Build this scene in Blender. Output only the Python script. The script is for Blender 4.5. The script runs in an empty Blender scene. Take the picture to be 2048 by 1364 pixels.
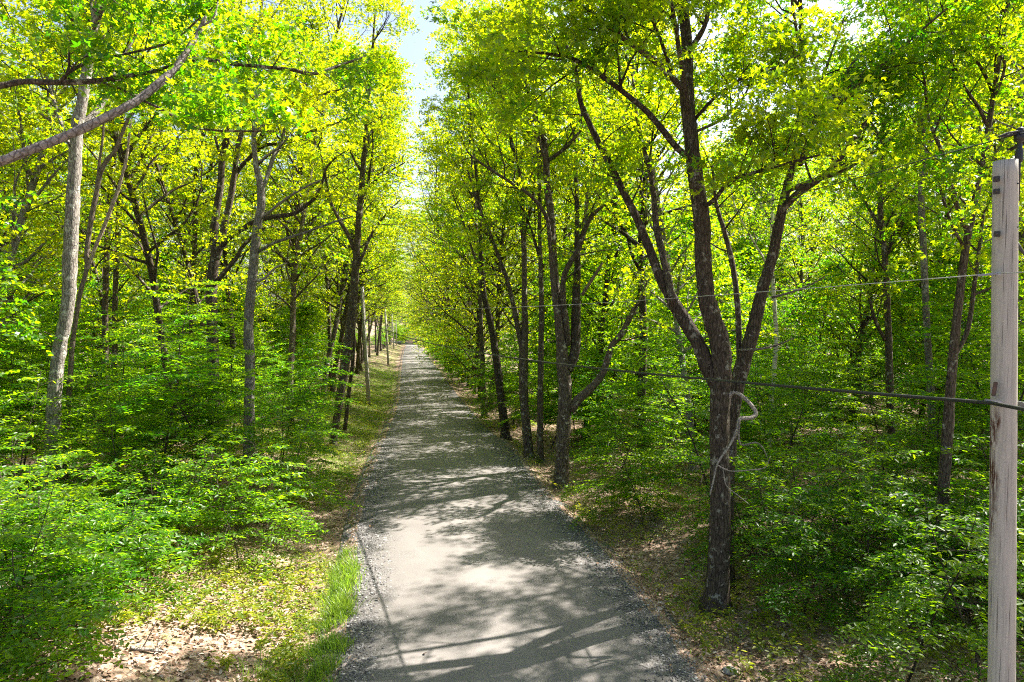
import bpy, math, random
import numpy as np

# ------------------------------------------------------------------ scene, camera, light
scene = bpy.context.scene
C = scene.collection
rnd = random.Random(11)
nr = np.random.default_rng(7)
R = math.radians

F = 1365.0                      # focal length in photo pixels (photo is 2048 wide)
PITCH = R(2.6)
cam_d = bpy.data.cameras.new("camera")
cam_d.sensor_width = 36.0
cam_d.lens = 36.0 * F / 2048.0
cam_d.clip_start = 0.1
cam_d.clip_end = 3000
cam = bpy.data.objects.new("camera", cam_d)
C.objects.link(cam)
cam.location = (0, 0, 0)
cam.rotation_euler = (math.pi / 2 - PITCH, 0, 0)
scene.camera = cam

SUN_EL, SUN_AZ = R(47), R(31)   # azimuth measured from +X towards +Y
sd = np.array([math.cos(SUN_EL) * math.cos(SUN_AZ), math.cos(SUN_EL) * math.sin(SUN_AZ), math.sin(SUN_EL)])
world = bpy.data.worlds.new("World")
scene.world = world
world.use_nodes = True
wn = world.node_tree
sky = wn.nodes.new("ShaderNodeTexSky")
sky.sky_type = 'NISHITA'
sky.sun_disc = False
sky.sun_elevation = SUN_EL
sky.sun_rotation = math.pi / 2 - SUN_AZ
sky.air_density = 1.0
sky.dust_density = 3.0
bgn = wn.nodes["Background"]
hsv = wn.nodes.new("ShaderNodeHueSaturation")          # sky colour desaturated: a paler sky and less blue shade
hsv.inputs["Saturation"].default_value = 0.9
wn.links.new(sky.outputs[0], hsv.inputs["Color"])
wn.links.new(hsv.outputs[0], bgn.inputs[0])
bgn.inputs[1].default_value = 0.065
sun_l = bpy.data.lights.new("sun", 'SUN')
sun_l.energy = 5.0
sun_l.angle = R(0.5)
sun_l.color = (1.0, 0.93, 0.85)
sun = bpy.data.objects.new("sun", sun_l)
C.objects.link(sun)
from mathutils import Vector, Matrix
sun.rotation_euler = Vector(sd).to_track_quat('Z', 'Y').to_euler()

scene.view_settings.view_transform = 'Standard'
scene.view_settings.look = 'None'
scene.view_settings.exposure = 2.25
scene.view_settings.gamma = 1.0
scene.render.engine = 'CYCLES'
cy = scene.cycles
cy.max_bounces = 7
cy.diffuse_bounces = 3
cy.glossy_bounces = 2
cy.transmission_bounces = 4
cy.transparent_max_bounces = 4
cy.caustics_reflective = False
cy.caustics_refractive = False
cy.use_denoising = False
cy.pixel_filter_type = 'BLACKMAN_HARRIS'
cy.filter_width = 1.1
cy.sample_clamp_indirect = 6.0

# ------------------------------------------------------------------ picture point -> place
def ray(u, v):
    a = (u - 1024) / F; b = -(v - 682) / F
    return np.array([a, math.cos(PITCH) + b * math.sin(PITCH), -math.sin(PITCH) + b * math.cos(PITCH)])

def P(u, v, d):
    r = ray(u, v)
    return r * (d / r[1])

def smooth(a, b, x):
    t = np.clip((np.asarray(x, float) - a) / (b - a), 0, 1)
    return t * t * (3 - 2 * t)

ZY = np.array([-60, 0, 25, 31, 40, 55, 80, 117, 174, 222, 300, 500, 900.])
ZZ = np.array([-6.2, -6.1, -6.12, -6.3, -6.7, -7.2, -7.65, -8.6, -10.2, -11.4, -12.2, -13, -13.])
def zroad(y):
    y = np.asarray(y, float)
    return (np.interp(y - 4, ZY, ZZ) + np.interp(y, ZY, ZZ) + np.interp(y + 4, ZY, ZZ)) / 3

def road_hit(u, v):
    r = ray(u, v)
    for y in np.arange(6, 320, 0.1):
        if r[2] * y / r[1] <= zroad(y):
            return y, r[0] * y / r[1]
    return 320, r[0] * 320 / r[1]

EDGE = [(668, 1400, 1364), (700, 1262, 1150), (722, 1098, 1000), (758, 1030, 900), (780, 968, 850), (797, 925, 800),
        (801, 885, 750), (804, 862, 720), (808, 848, 700), (812, 838, 690)]
ey, exl, exr = [], [], []
for ul, ur, v in EDGE:
    y, x = road_hit(ul, v); ey.append(y); exl.append(x); exr.append(road_hit(ur, v)[1])
ey = [-40, 0] + ey + [ey[-1] + 30, ey[-1] + 70, 700]
exl = [exl[0] + 5.6, exl[0] + 1.0] + exl + [exl[-1] - 10, exl[-1] - 36, exl[-1] - 420]
exr = [exr[0] + 5.6, exr[0] + 1.0] + exr + [exr[-1] - 9, exr[-1] - 33, exr[-1] - 400]
ey, exl, exr = map(np.array, (ey, exl, exr))
def smi(y, t):
    y = np.asarray(y, float); s = 0
    for k in (-3, -1.5, 0, 1.5, 3): s = s + np.interp(y + k, ey, t)
    return s / 5
def xl(y): return smi(y, exl)
def xr(y): return smi(y, exr)

_G = nr.random((64, 64))
def vnoise(x, y, s):
    x = np.asarray(x, float) / s; y = np.asarray(y, float) / s
    xi = np.floor(x).astype(int); yi = np.floor(y).astype(int)
    fx = x - xi; fy = y - yi
    fx = fx * fx * (3 - 2 * fx); fy = fy * fy * (3 - 2 * fy)
    g = lambda a, b: _G[a % 64, b % 64]
    return (g(xi, yi) * (1 - fx) + g(xi + 1, yi) * fx) * (1 - fy) + (g(xi, yi + 1) * (1 - fx) + g(xi + 1, yi + 1) * fx) * fy

def ground_z(x, y):
    x = np.asarray(x, float); y = np.asarray(y, float)
    a, b = xl(y), xr(y)
    z = zroad(y)
    sl = np.maximum(a - x, 0); sr = np.maximum(x - b, 0)
    inside = (x > a) & (x < b)
    m = np.minimum(x - a, b - x)
    z = z + np.where(inside, -0.07 * smooth(0.0, 0.5, m), 0)
    z = z - 0.16 * smooth(0, .5, sl) + 0.75 * smooth(.7, 5, sl) + 0.012 * np.minimum(sl, 60)
    z = z - 0.14 * smooth(0, .6, sr) + 0.18 * smooth(.8, 3, sr) + 0.006 * np.minimum(sr, 60)
    off = np.maximum(sl, sr)
    amp = smooth(0.1, 3, off)
    z = z + amp * (0.30 * (vnoise(x, y, 5.0) - .5) + 0.12 * (vnoise(x + 9, y, 1.3) - .5)) + (0.02 + .04 * amp) * (vnoise(x, y, .35) - .5) * smooth(-.1, .3, off)
    return z

def on_ground(u, v):
    r = ray(u, v)
    ys = np.arange(5, 320, 0.1)
    xs = r[0] * ys / r[1]; zs = r[2] * ys / r[1]
    k = np.argmax(zs <= ground_z(xs, ys))
    return float(ys[k])

# ------------------------------------------------------------------ mesh building
def mesh_np(name, verts, faces, mat, tint=None, smooth_shade=False):
    """verts (n,3); faces: list of (m,k) int arrays"""
    me = bpy.data.meshes.new(name)
    verts = np.asarray(verts, np.float32)
    me.vertices.add(len(verts)); me.vertices.foreach_set("co", verts.ravel())
    faces = [np.asarray(f, np.int32) for f in faces if len(f)]
    idx = np.concatenate([f.ravel() for f in faces])
    tot = np.concatenate([np.full(len(f), f.shape[1], np.int32) for f in faces])
    me.loops.add(len(idx)); me.loops.foreach_set("vertex_index", idx)
    me.polygons.add(len(tot))
    st = np.zeros(len(tot), np.int32); st[1:] = np.cumsum(tot)[:-1]
    me.polygons.foreach_set("loop_start", st)
    try: me.polygons.foreach_set("loop_total", tot)
    except Exception: pass
    if smooth_shade:
        me.polygons.foreach_set("use_smooth", np.ones(len(tot), bool))
    if tint is not None:
        at = me.attributes.new("tint", 'FLOAT', 'POINT')
        at.data.foreach_set("value", np.asarray(tint, np.float32))
    me.update(calc_edges=True)
    if mat: me.materials.append(mat)
    return me

def link(name, me, parent=None, loc=None):
    o = bpy.data.objects.new(name, me)
    C.objects.link(o)
    if parent is not None: o.parent = parent
    if loc is not None: o.location = loc
    return o

def tag(o, label=None, cat=None, group=None, kind=None):
    if label: o["label"] = label
    if cat: o["category"] = cat
    if group: o["group"] = group
    if kind: o["kind"] = kind
    return o

def thing(name, label, cat, loc=(0, 0, 0), group=None):
    o = bpy.data.objects.new(name, None)
    o.empty_display_size = 0.3
    C.objects.link(o); o.location = loc
    return tag(o, label, cat, group)

def copy_thing(root, loc, rz, sc, label, group):
    r = root.copy(); C.objects.link(r); r.location = loc
    r.rotation_euler = (rnd.uniform(-.02, .02), rnd.uniform(-.02, .02), rz); r.scale = sc
    r["label"] = label; r["group"] = group
    for ch in root.children:
        c = ch.copy(); C.objects.link(c); c.parent = r
    return r

class Tubes:
    def __init__(s): s.v = []; s.q = []; s.n = 0; s.cap = []
    def add(s, pts, rad, sides=6, rough=0.0, cap=False):
        pts = np.asarray(pts, float); rad = np.asarray(rad, float); n = len(pts)
        t = np.gradient(pts, axis=0); t /= np.linalg.norm(t, axis=1)[:, None] + 1e-9
        d = pts[-1] - pts[0]
        ref = np.zeros(3); ref[np.argmin(np.abs(d))] = 1
        a = np.cross(t, ref); a /= np.linalg.norm(a, axis=1)[:, None] + 1e-9
        b = np.cross(t, a)
        th = np.arange(sides) * 2 * math.pi / sides
        rr = rad[:, None] * np.ones(sides)
        if rough:
            lob = 1 + rough * nr.normal(size=(1, sides)) * .6
            rr = rr * lob * (1 + rough * nr.normal(size=(n, sides)))
        v = pts[:, None, :] + rr[:, :, None] * (np.cos(th)[None, :, None] * a[:, None, :] + np.sin(th)[None, :, None] * b[:, None, :])
        s.v.append(v.reshape(-1, 3))
        i = np.arange(n - 1)[:, None] * sides; j = np.arange(sides)[None, :]; k = (j + 1) % sides
        s.q.append(np.stack([i + j, i + k, i + sides + k, i + sides + j], -1).reshape(-1, 4) + s.n)
        if cap:
            for e in (0, n - 1):
                c = len(s.cap); s.cap.append((s.n + n * sides + (0 if e == 0 else 1), s.n + e * sides, sides, e == 0))
            s.v.append(np.array([pts[0], pts[-1]])); s.n += 2
        s.n += n * sides
    def mesh(s, name, mat, smooth_shade=True):
        tri = []
        for c, st, sd_, flip in s.cap:
            for j in range(sd_):
                a, b = st + j, st + (j + 1) % sd_
                tri.append((c, b, a) if flip else (c, a, b))
        fs = [np.concatenate(s.q)]
        if tri: fs.append(np.array(tri))
        return mesh_np(name, np.concatenate(s.v), fs, mat, None, smooth_shade)

def lobe(ang, ln, w):
    p = np.array([[0, 0], [.45 * ln, w], [ln, 0], [.45 * ln, -w]])
    c, s = math.cos(ang), math.sin(ang)
    return [(x * c - y * s, x * s + y * c, -0.10 * x * x + 0.05 * abs(y)) for x, y in p]
T_MAPLE = (np.array(lobe(0, 1.0, .21) + lobe(.98, .78, .17) + lobe(-.98, .78, .17)),
           np.array([[0, 1, 2, 3], [4, 5, 6, 7], [8, 9, 10, 11]]))
T_OVAL = (np.array([(0, 0, 0), (.3, .25, .06), (.72, .22, .05), (1.1, 0, -.12), (.72, -.22, .05), (.3, -.25, .06)]),
          np.array([[0, 3, 2, 1], [0, 5, 4, 3]]))
T_DIAM = (np.array([(0, 0, 0), (.5, .36, .07), (1.05, 0, -.05), (.5, -.36, .07)]), np.array([[0, 1, 2, 3]]))
T_BLADE = (np.array([(0, .035, 0), (0, -.035, 0), (.55, -.025, .05), (.55, .025, .05), (1.0, 0, .2)]),
           None)

def norm(a): return a / (np.linalg.norm(a, axis=-1, keepdims=True) + 1e-9)

def leaf_mesh(name, pos, nrm, tip, size, tint, tmpl, mat):
    T, fc = tmpl
    nrm = norm(nrm); tip = norm(tip - nrm * np.sum(tip * nrm, -1, keepdims=True))
    side = np.cross(nrm, tip)
    k = len(T); n = len(pos)
    size = np.broadcast_to(np.asarray(size, float), (n,))
    V = pos[:, None, :] + size[:, None, None] * (T[None, :, 0:1] * tip[:, None, :] + T[None, :, 1:2] * side[:, None, :] + T[None, :, 2:3] * nrm[:, None, :])
    off = (np.arange(n) * k)[:, None, None]
    faces = (fc[None] + off).reshape(-1, 4)
    return mesh_np(name, V.reshape(-1, 3), [faces], mat, np.repeat(tint, k))

def catmull(pts, sub=4):
    pts = np.asarray(pts, float)
    p = np.vstack([2 * pts[0] - pts[1], pts, 2 * pts[-1] - pts[-2]])
    out = []
    for i in range(1, len(p) - 2):
        for j in range(sub):
            t = j / sub
            out.append(0.5 * (2 * p[i] + (p[i + 1] - p[i - 1]) * t + (2 * p[i - 1] - 5 * p[i] + 4 * p[i + 1] - p[i + 2]) * t * t + (3 * p[i] - p[i - 1] - 3 * p[i + 1] + p[i + 2]) * t ** 3))
    out.append(p[-2])
    return np.array(out)

# ------------------------------------------------------------------ materials
def mat_new(name):
    m = bpy.data.materials.new(name); m.use_nodes = True
    nt = m.node_tree; nt.nodes.clear()
    out = nt.nodes.new("ShaderNodeOutputMaterial")
    return m, nt, out
def N(nt, typ, **kw):
    n = nt.nodes.new(typ)
    for k, v in kw.items():
        if k.startswith('i_'):
            key = k[2:]
            n.inputs[int(key) if key.isdigit() else key.replace('_', ' ')].default_value = v
        else: setattr(n, k, v)
    return n
def ramp(nt, stops, src=None, interp='LINEAR'):
    r = nt.nodes.new("ShaderNodeValToRGB"); r.color_ramp.interpolation = interp
    e = r.color_ramp.elements
    while len(e) < len(stops): e.new(0.5)
    for k, (p, c) in enumerate(stops):
        e[k].position = p
        e[k].color = (c if isinstance(c, tuple) else (c, c, c)) + (1,)
    if src is not None: nt.links.new(src, r.inputs[0])
    return r

def leaf_mat(name, dk, lt, tdk, tlt, trans=0.5, objvar=0.25):
    m, nt, out = mat_new(name); L = nt.links.new
    at = N(nt, "ShaderNodeAttribute", attribute_name="tint")
    oi = N(nt, "ShaderNodeObjectInfo")
    geo = N(nt, "ShaderNodeNewGeometry")
    nz = N(nt, "ShaderNodeTexNoise", i_Scale=0.55, i_Detail=1.0); L(geo.outputs["Position"], nz.inputs["Vector"])
    a = N(nt, "ShaderNodeMath", operation='MULTIPLY_ADD', i_1=objvar, i_2=-objvar / 2); L(oi.outputs["Random"], a.inputs[0])
    b = N(nt, "ShaderNodeMath", operation='ADD'); L(at.outputs["Fac"], b.inputs[0]); L(a.outputs[0], b.inputs[1])
    c = N(nt, "ShaderNodeMath", operation='MULTIPLY_ADD', i_1=0.8, i_2=-0.4); L(nz.outputs[0], c.inputs[0])
    d = N(nt, "ShaderNodeMath", operation='ADD', use_clamp=True); L(b.outputs[0], d.inputs[0]); L(c.outputs[0], d.inputs[1])
    r1 = ramp(nt, [(0, dk), (1, lt)], d.outputs[0]); r2 = ramp(nt, [(0, tdk), (1, tlt)], d.outputs[0])
    df = N(nt, "ShaderNodeBsdfDiffuse"); L(r1.outputs[0], df.inputs[0])
    tr = N(nt, "ShaderNodeBsdfTranslucent"); L(r2.outputs[0], tr.inputs[0])
    gl = N(nt, "ShaderNodeBsdfGlossy", i_Roughness=0.42); gl.inputs[0].default_value = (1, 1, 1, 1)
    mx = N(nt, "ShaderNodeMixShader", i_0=trans); L(df.outputs[0], mx.inputs[1]); L(tr.outputs[0], mx.inputs[2])
    m2 = N(nt, "ShaderNodeMixShader", i_0=0.022); L(mx.outputs[0], m2.inputs[1]); L(gl.outputs[0], m2.inputs[2])
    L(m2.outputs[0], out.inputs[0])
    return m

M_MAPLE = leaf_mat("maple_leaf", (.028, .098, .002), (.110, .180, .003), (.11, .40, .002), (.70, .80, .004), .60, .55)
M_YELLOW = leaf_mat("young_leaf", (.050, .115, .002), (.140, .190, .003), (.17, .45, .002), (.80, .83, .004), .62, .5)
M_BEECH = leaf_mat("beech_leaf", (.024, .100, .003), (.100, .190, .004), (.10, .40, .003), (.52, .74, .005), .58, .45)
M_COVER = leaf_mat("seedling_leaf", (.05, .11, .010), (.24, .26, .020), (.14, .32, .008), (.60, .60, .012), .50, .1)
M_GRASS = leaf_mat("grass_blade", (.05, .13, .012), (.20, .28, .03), (.14, .38, .012), (.45, .62, .04), .45, .1)

def bark_mat(name, dark, mid, lich, lam=0.58, sc=1.0, zs=2.2):
    m, nt, out = mat_new(name); L = nt.links.new
    tc = N(nt, "ShaderNodeTexCoord")
    mp = N(nt, "ShaderNodeMapping"); mp.inputs["Scale"].default_value = (9 * sc, 9 * sc, 1.6 * sc)
    L(tc.outputs["Object"], mp.inputs[0])
    n1 = N(nt, "ShaderNodeTexNoise", i_Scale=3.0, i_Detail=6.0, i_Roughness=.7); L(mp.outputs[0], n1.inputs["Vector"])
    nd = N(nt, "ShaderNodeTexNoise", i_Scale=2.5, i_Detail=3.0); L(mp.outputs[0], nd.inputs["Vector"])
    mxv = N(nt, "ShaderNodeMixRGB", i_0=.16); L(mp.outputs[0], mxv.inputs[1]); L(nd.outputs["Color"], mxv.inputs[2])
    mp.inputs["Scale"].default_value = (9 * sc, 9 * sc, zs * sc)
    v1 = N(nt, "ShaderNodeTexVoronoi", feature='DISTANCE_TO_EDGE', i_Scale=2.4); L(mxv.outputs[0], v1.inputs["Vector"])
    n2 = N(nt, "ShaderNodeTexNoise", i_Scale=5.0, i_Detail=5.0, i_Roughness=.75); L(tc.outputs["Object"], n2.inputs["Vector"])
    r1 = ramp(nt, [(.3, dark), (.65, mid)], n1.outputs[0])
    rc = ramp(nt, [(0, .42), (.12, 1.0)], v1.outputs[0])
    mu = N(nt, "ShaderNodeMixRGB", blend_type='MULTIPLY', i_0=1.0); L(r1.outputs[0], mu.inputs[1]); L(rc.outputs[0], mu.inputs[2])
    rl = ramp(nt, [(lam, 0.0), (lam + .05, 1.0)], n2.outputs[0])
    mx = N(nt, "ShaderNodeMixRGB"); L(rl.outputs[0], mx.inputs[0]); L(mu.outputs[0], mx.inputs[1]); mx.inputs[2].default_value = lich + (1,)
    oi = N(nt, "ShaderNodeObjectInfo"); vr = N(nt, "ShaderNodeMapRange"); L(oi.outputs["Random"], vr.inputs[0])
    vr.inputs[3].default_value = .7; vr.inputs[4].default_value = 1.5
    hv = N(nt, "ShaderNodeHueSaturation", i_Saturation=.85); L(vr.outputs[0], hv.inputs["Value"]); L(mx.outputs[0], hv.inputs["Color"])
    bs = N(nt, "ShaderNodeBsdfPrincipled", i_Roughness=.9); L(hv.outputs[0], bs.inputs["Base Color"])
    bs.inputs["Specular IOR Level"].default_value = 0.15
    ad = N(nt, "ShaderNodeMath", operation='MULTIPLY_ADD', i_1=.6); L(rc.outputs[0], ad.inputs[0]); L(n1.outputs[0], ad.inputs[2])
    bp = N(nt, "ShaderNodeBump", i_Strength=.9, i_Distance=.03); L(ad.outputs[0], bp.inputs["Height"]); L(bp.outputs[0], bs.inputs["Normal"])
    L(bs.outputs[0], out.inputs[0])
    return m
M_BARK = bark_mat("maple_bark", (.028, .020, .013), (.125, .095, .065), (.27, .26, .20), .57)
M_BARK_L = bark_mat("grey_bark", (.11, .095, .08), (.27, .24, .20), (.38, .37, .31), .55)
M_BARK_T = bark_mat("tan_bark", (.16, .11, .075), (.34, .26, .19), (.40, .36, .30), .62)
M_TWIG = bark_mat("twig_bark", (.035, .028, .02), (.09, .07, .05), (.15, .14, .11), .66, 1.0, 9)
M_DEAD = bark_mat("dead_wood", (.17, .14, .115), (.38, .33, .28), (.5, .48, .44), .62, 1.0, 9)

def birch_mat():
    m, nt, out = mat_new("birch_bark"); L = nt.links.new
    tc = N(nt, "ShaderNodeTexCoord")
    mp = N(nt, "ShaderNodeMapping"); mp.inputs["Scale"].default_value = (2, 2, 9); L(tc.outputs["Object"], mp.inputs[0])
    n1 = N(nt, "ShaderNodeTexNoise", i_Scale=2.0, i_Detail=4.0); L(mp.outputs[0], n1.inputs["Vector"])
    r = ramp(nt, [(.36, (.06, .05, .04)), (.43, (.50, .47, .38)), (.7, (.62, .58, .50))], n1.outputs[0])
    bs = N(nt, "ShaderNodeBsdfPrincipled", i_Roughness=.7); L(r.outputs[0], bs.inputs["Base Color"]); L(bs.outputs[0], out.inputs[0])
    return m
M_BIRCH = birch_mat()

def simple_mat(name, col, rough=.6, metal=0.0, var=.25, scale=20):
    m, nt, out = mat_new(name); L = nt.links.new
    tc = N(nt, "ShaderNodeTexCoord")
    n1 = N(nt, "ShaderNodeTexNoise", i_Scale=float(scale), i_Detail=4.0); L(tc.outputs["Object"], n1.inputs["Vector"])
    r = ramp(nt, [(.3, tuple(c * (1 - var) for c in col)), (.7, tuple(min(1, c * (1 + var)) for c in col))], n1.outputs[0])
    bs = N(nt, "ShaderNodeBsdfPrincipled", i_Roughness=rough, i_Metallic=metal); L(r.outputs[0], bs.inputs["Base Color"]); L(bs.outputs[0], out.inputs[0])
    return m
M_BLACK = simple_mat("black_rubber", (.015, .016, .017), .5)
M_STEEL = simple_mat("galvanised_steel", (.30, .31, .33), .45, .6)
M_DARKSTEEL = simple_mat("weathered_steel", (.05, .047, .045), .6, .3)
M_RUST = simple_mat("rusty_bracket", (.10, .06, .045), .8)
M_WIRE = simple_mat("bare_wire", (.42, .42, .40), .5, .3)
M_STONE = simple_mat("field_stone", (.30, .28, .25), .9, 0, .35, 6)

def pole_mat(name, base=(.46, .43, .38), stain=True, zt=0.0):
    m, nt, out = mat_new(name); L = nt.links.new
    tc = N(nt, "ShaderNodeTexCoord")
    mp = N(nt, "ShaderNodeMapping"); mp.inputs["Scale"].default_value = (14, 14, .5); L(tc.outputs["Object"], mp.inputs[0])
    n1 = N(nt, "ShaderNodeTexNoise", i_Scale=3.0, i_Detail=8.0, i_Roughness=.7); L(mp.outputs[0], n1.inputs["Vector"])
    r1 = ramp(nt, [(.25, tuple(c * .62 for c in base)), (.5, base), (.75, tuple(c * 1.22 for c in base))], n1.outputs[0])
    mp2 = N(nt, "ShaderNodeMapping"); mp2.inputs["Scale"].default_value = (34, 34, .55); L(tc.outputs["Object"], mp2.inputs[0])
    n2 = N(nt, "ShaderNodeTexNoise", i_Scale=2.0, i_Detail=3.0); L(mp2.outputs[0], n2.inputs["Vector"])
    rc = ramp(nt, [(.325, .38), (.365, 1.0)], n2.outputs[0])      # checks in the wood
    mu = N(nt, "ShaderNodeMixRGB", blend_type='MULTIPLY', i_0=1.0); L(r1.outputs[0], mu.inputs[1]); L(rc.outputs[0], mu.inputs[2])
    col = mu.outputs[0]
    if stain:
        sx = N(nt, "ShaderNodeSeparateXYZ"); L(tc.outputs["Object"], sx.inputs[0])
        # rusty streak below the cable bracket, on the road-facing side
        ab = N(nt, "ShaderNodeMath", operation='ADD', i_1=.045); L(sx.outputs[0], ab.inputs[0])
        n4 = N(nt, "ShaderNodeTexNoise", i_Scale=3.0, i_Detail=3.0); L(tc.outputs["Object"], n4.inputs["Vector"])
        wv = N(nt, "ShaderNodeMath", operation='MULTIPLY_ADD', i_1=.10, i_2=-.05); L(n4.outputs[0], wv.inputs[0])
        ab1 = N(nt, "ShaderNodeMath", operation='ADD'); L(ab.outputs[0], ab1.inputs[0]); L(wv.outputs[0], ab1.inputs[1])
        ab2 = N(nt, "ShaderNodeMath", operation='ABSOLUTE'); L(ab1.outputs[0], ab2.inputs[0])
        band = ramp(nt, [(0.010, 1.0), (.036, 0.0)], ab2.outputs[0])
        zz = N(nt, "ShaderNodeMapRange"); L(sx.outputs[2], zz.inputs[0])
        zz.inputs[1].default_value = zt - .15; zz.inputs[2].default_value = zt; zz.inputs[3].default_value = 1; zz.inputs[4].default_value = 0
        mp3 = N(nt, "ShaderNodeMapping"); mp3.inputs["Scale"].default_value = (26, 26, 3.2); L(tc.outputs["Object"], mp3.inputs[0])
        n3 = N(nt, "ShaderNodeTexNoise", i_Scale=2.0, i_Detail=4.0, i_Roughness=.7); L(mp3.outputs[0], n3.inputs["Vector"])
        r3 = ramp(nt, [(.43, 0.0), (.50, 1.0)], n3.outputs[0])
        a = N(nt, "ShaderNodeMath", operation='MULTIPLY'); L(band.outputs[0], a.inputs[0]); L(zz.outputs[0], a.inputs[1])
        b = N(nt, "ShaderNodeMath", operation='MULTIPLY'); L(a.outputs[0], b.inputs[0]); L(r3.outputs[0], b.inputs[1])
        mx = N(nt, "ShaderNodeMixRGB"); L(b.outputs[0], mx.inputs[0]); L(col, mx.inputs[1]); mx.inputs[2].default_value = (.07, .03, .014, 1)
        col = mx.outputs[0]
    bs = N(nt, "ShaderNodeBsdfPrincipled", i_Roughness=.85); L(col, bs.inputs["Base Color"])
    bs.inputs["Specular IOR Level"].default_value = .2
    bp = N(nt, "ShaderNodeBump", i_Strength=.6, i_Distance=.01); L(rc.outputs[0], bp.inputs["Height"]); L(bp.outputs[0], bs.inputs["Normal"])
    L(bs.outputs[0], out.inputs[0])
    return m

def ground_mat():
    m, nt, out = mat_new("forest_floor"); L = nt.links.new
    geo = N(nt, "ShaderNodeNewGeometry")
    at = N(nt, "ShaderNodeAttribute", attribute_name="tint")
    v1 = N(nt, "ShaderNodeTexVoronoi", i_Scale=13.0); L(geo.outputs["Position"], v1.inputs["Vector"])
    v2 = N(nt, "ShaderNodeTexVoronoi", i_Scale=27.0); L(geo.outputs["Position"], v2.inputs["Vector"])
    s1 = N(nt, "ShaderNodeSeparateColor"); L(v1.outputs["Color"], s1.inputs[0])
    s2 = N(nt, "ShaderNodeSeparateColor"); L(v2.outputs["Color"], s2.inputs[0])
    r1 = ramp(nt, [(0, (.07, .045, .03)), (.4, (.19, .125, .085)), (.8, (.34, .25, .185)), (1, (.46, .38, .31))], s1.outputs[0])
    r2 = ramp(nt, [(0, (.06, .04, .028)), (.5, (.22, .15, .105)), (1, (.40, .31, .24))], s2.outputs[1])
    mx = N(nt, "ShaderNodeMixRGB", i_0=.5); L(r1.outputs[0], mx.inputs[1]); L(r2.outputs[0], mx.inputs[2])
    ng = N(nt, "ShaderNodeTexNoise", i_Scale=28.0, i_Detail=5.0, i_Roughness=.75); L(geo.outputs["Position"], ng.inputs["Vector"])
    gr = ramp(nt, [(.34, (.045, .065, .012)), (.5, (.11, .14, .025)), (.64, (.22, .22, .06))], ng.outputs[0])
    nb = N(nt, "ShaderNodeTexNoise", i_Scale=.9, i_Detail=5.0, i_Roughness=.65); L(geo.outputs["Position"], nb.inputs["Vector"])
    sm = N(nt, "ShaderNodeMath", operation='ADD'); L(nb.outputs[0], sm.inputs[0]); L(at.outputs["Fac"], sm.inputs[1])
    gf = ramp(nt, [(.60, 0.0), (.74, 1.0)], sm.outputs[0])
    m2 = N(nt, "ShaderNodeMixRGB"); L(gf.outputs[0], m2.inputs[0]); L(mx.outputs[0], m2.inputs[1]); L(gr.outputs[0], m2.inputs[2])
    # bare dark soil blotches
    nd = N(nt, "ShaderNodeTexNoise", i_Scale=.5, i_Detail=4.0); L(geo.outputs["Position"], nd.inputs["Vector"])
    dfm = ramp(nt, [(.60, 1.0), (.72, .35)], nd.outputs[0])
    m3 = N(nt, "ShaderNodeMixRGB", blend_type='MULTIPLY', i_0=1.0); L(m2.outputs[0], m3.inputs[1]); L(dfm.outputs[0], m3.inputs[2])
    bs = N(nt, "ShaderNodeBsdfPrincipled", i_Roughness=.95); L(m3.outputs[0], bs.inputs["Base Color"])
    bs.inputs["Specular IOR Level"].default_value = .1
    bp = N(nt, "ShaderNodeBump", i_Strength=1.0, i_Distance=.04)
    L(s1.outputs[1], bp.inputs["Height"]); L(bp.outputs[0], bs.inputs["Normal"])
    L(bs.outputs[0], out.inputs[0])
    return m

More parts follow.
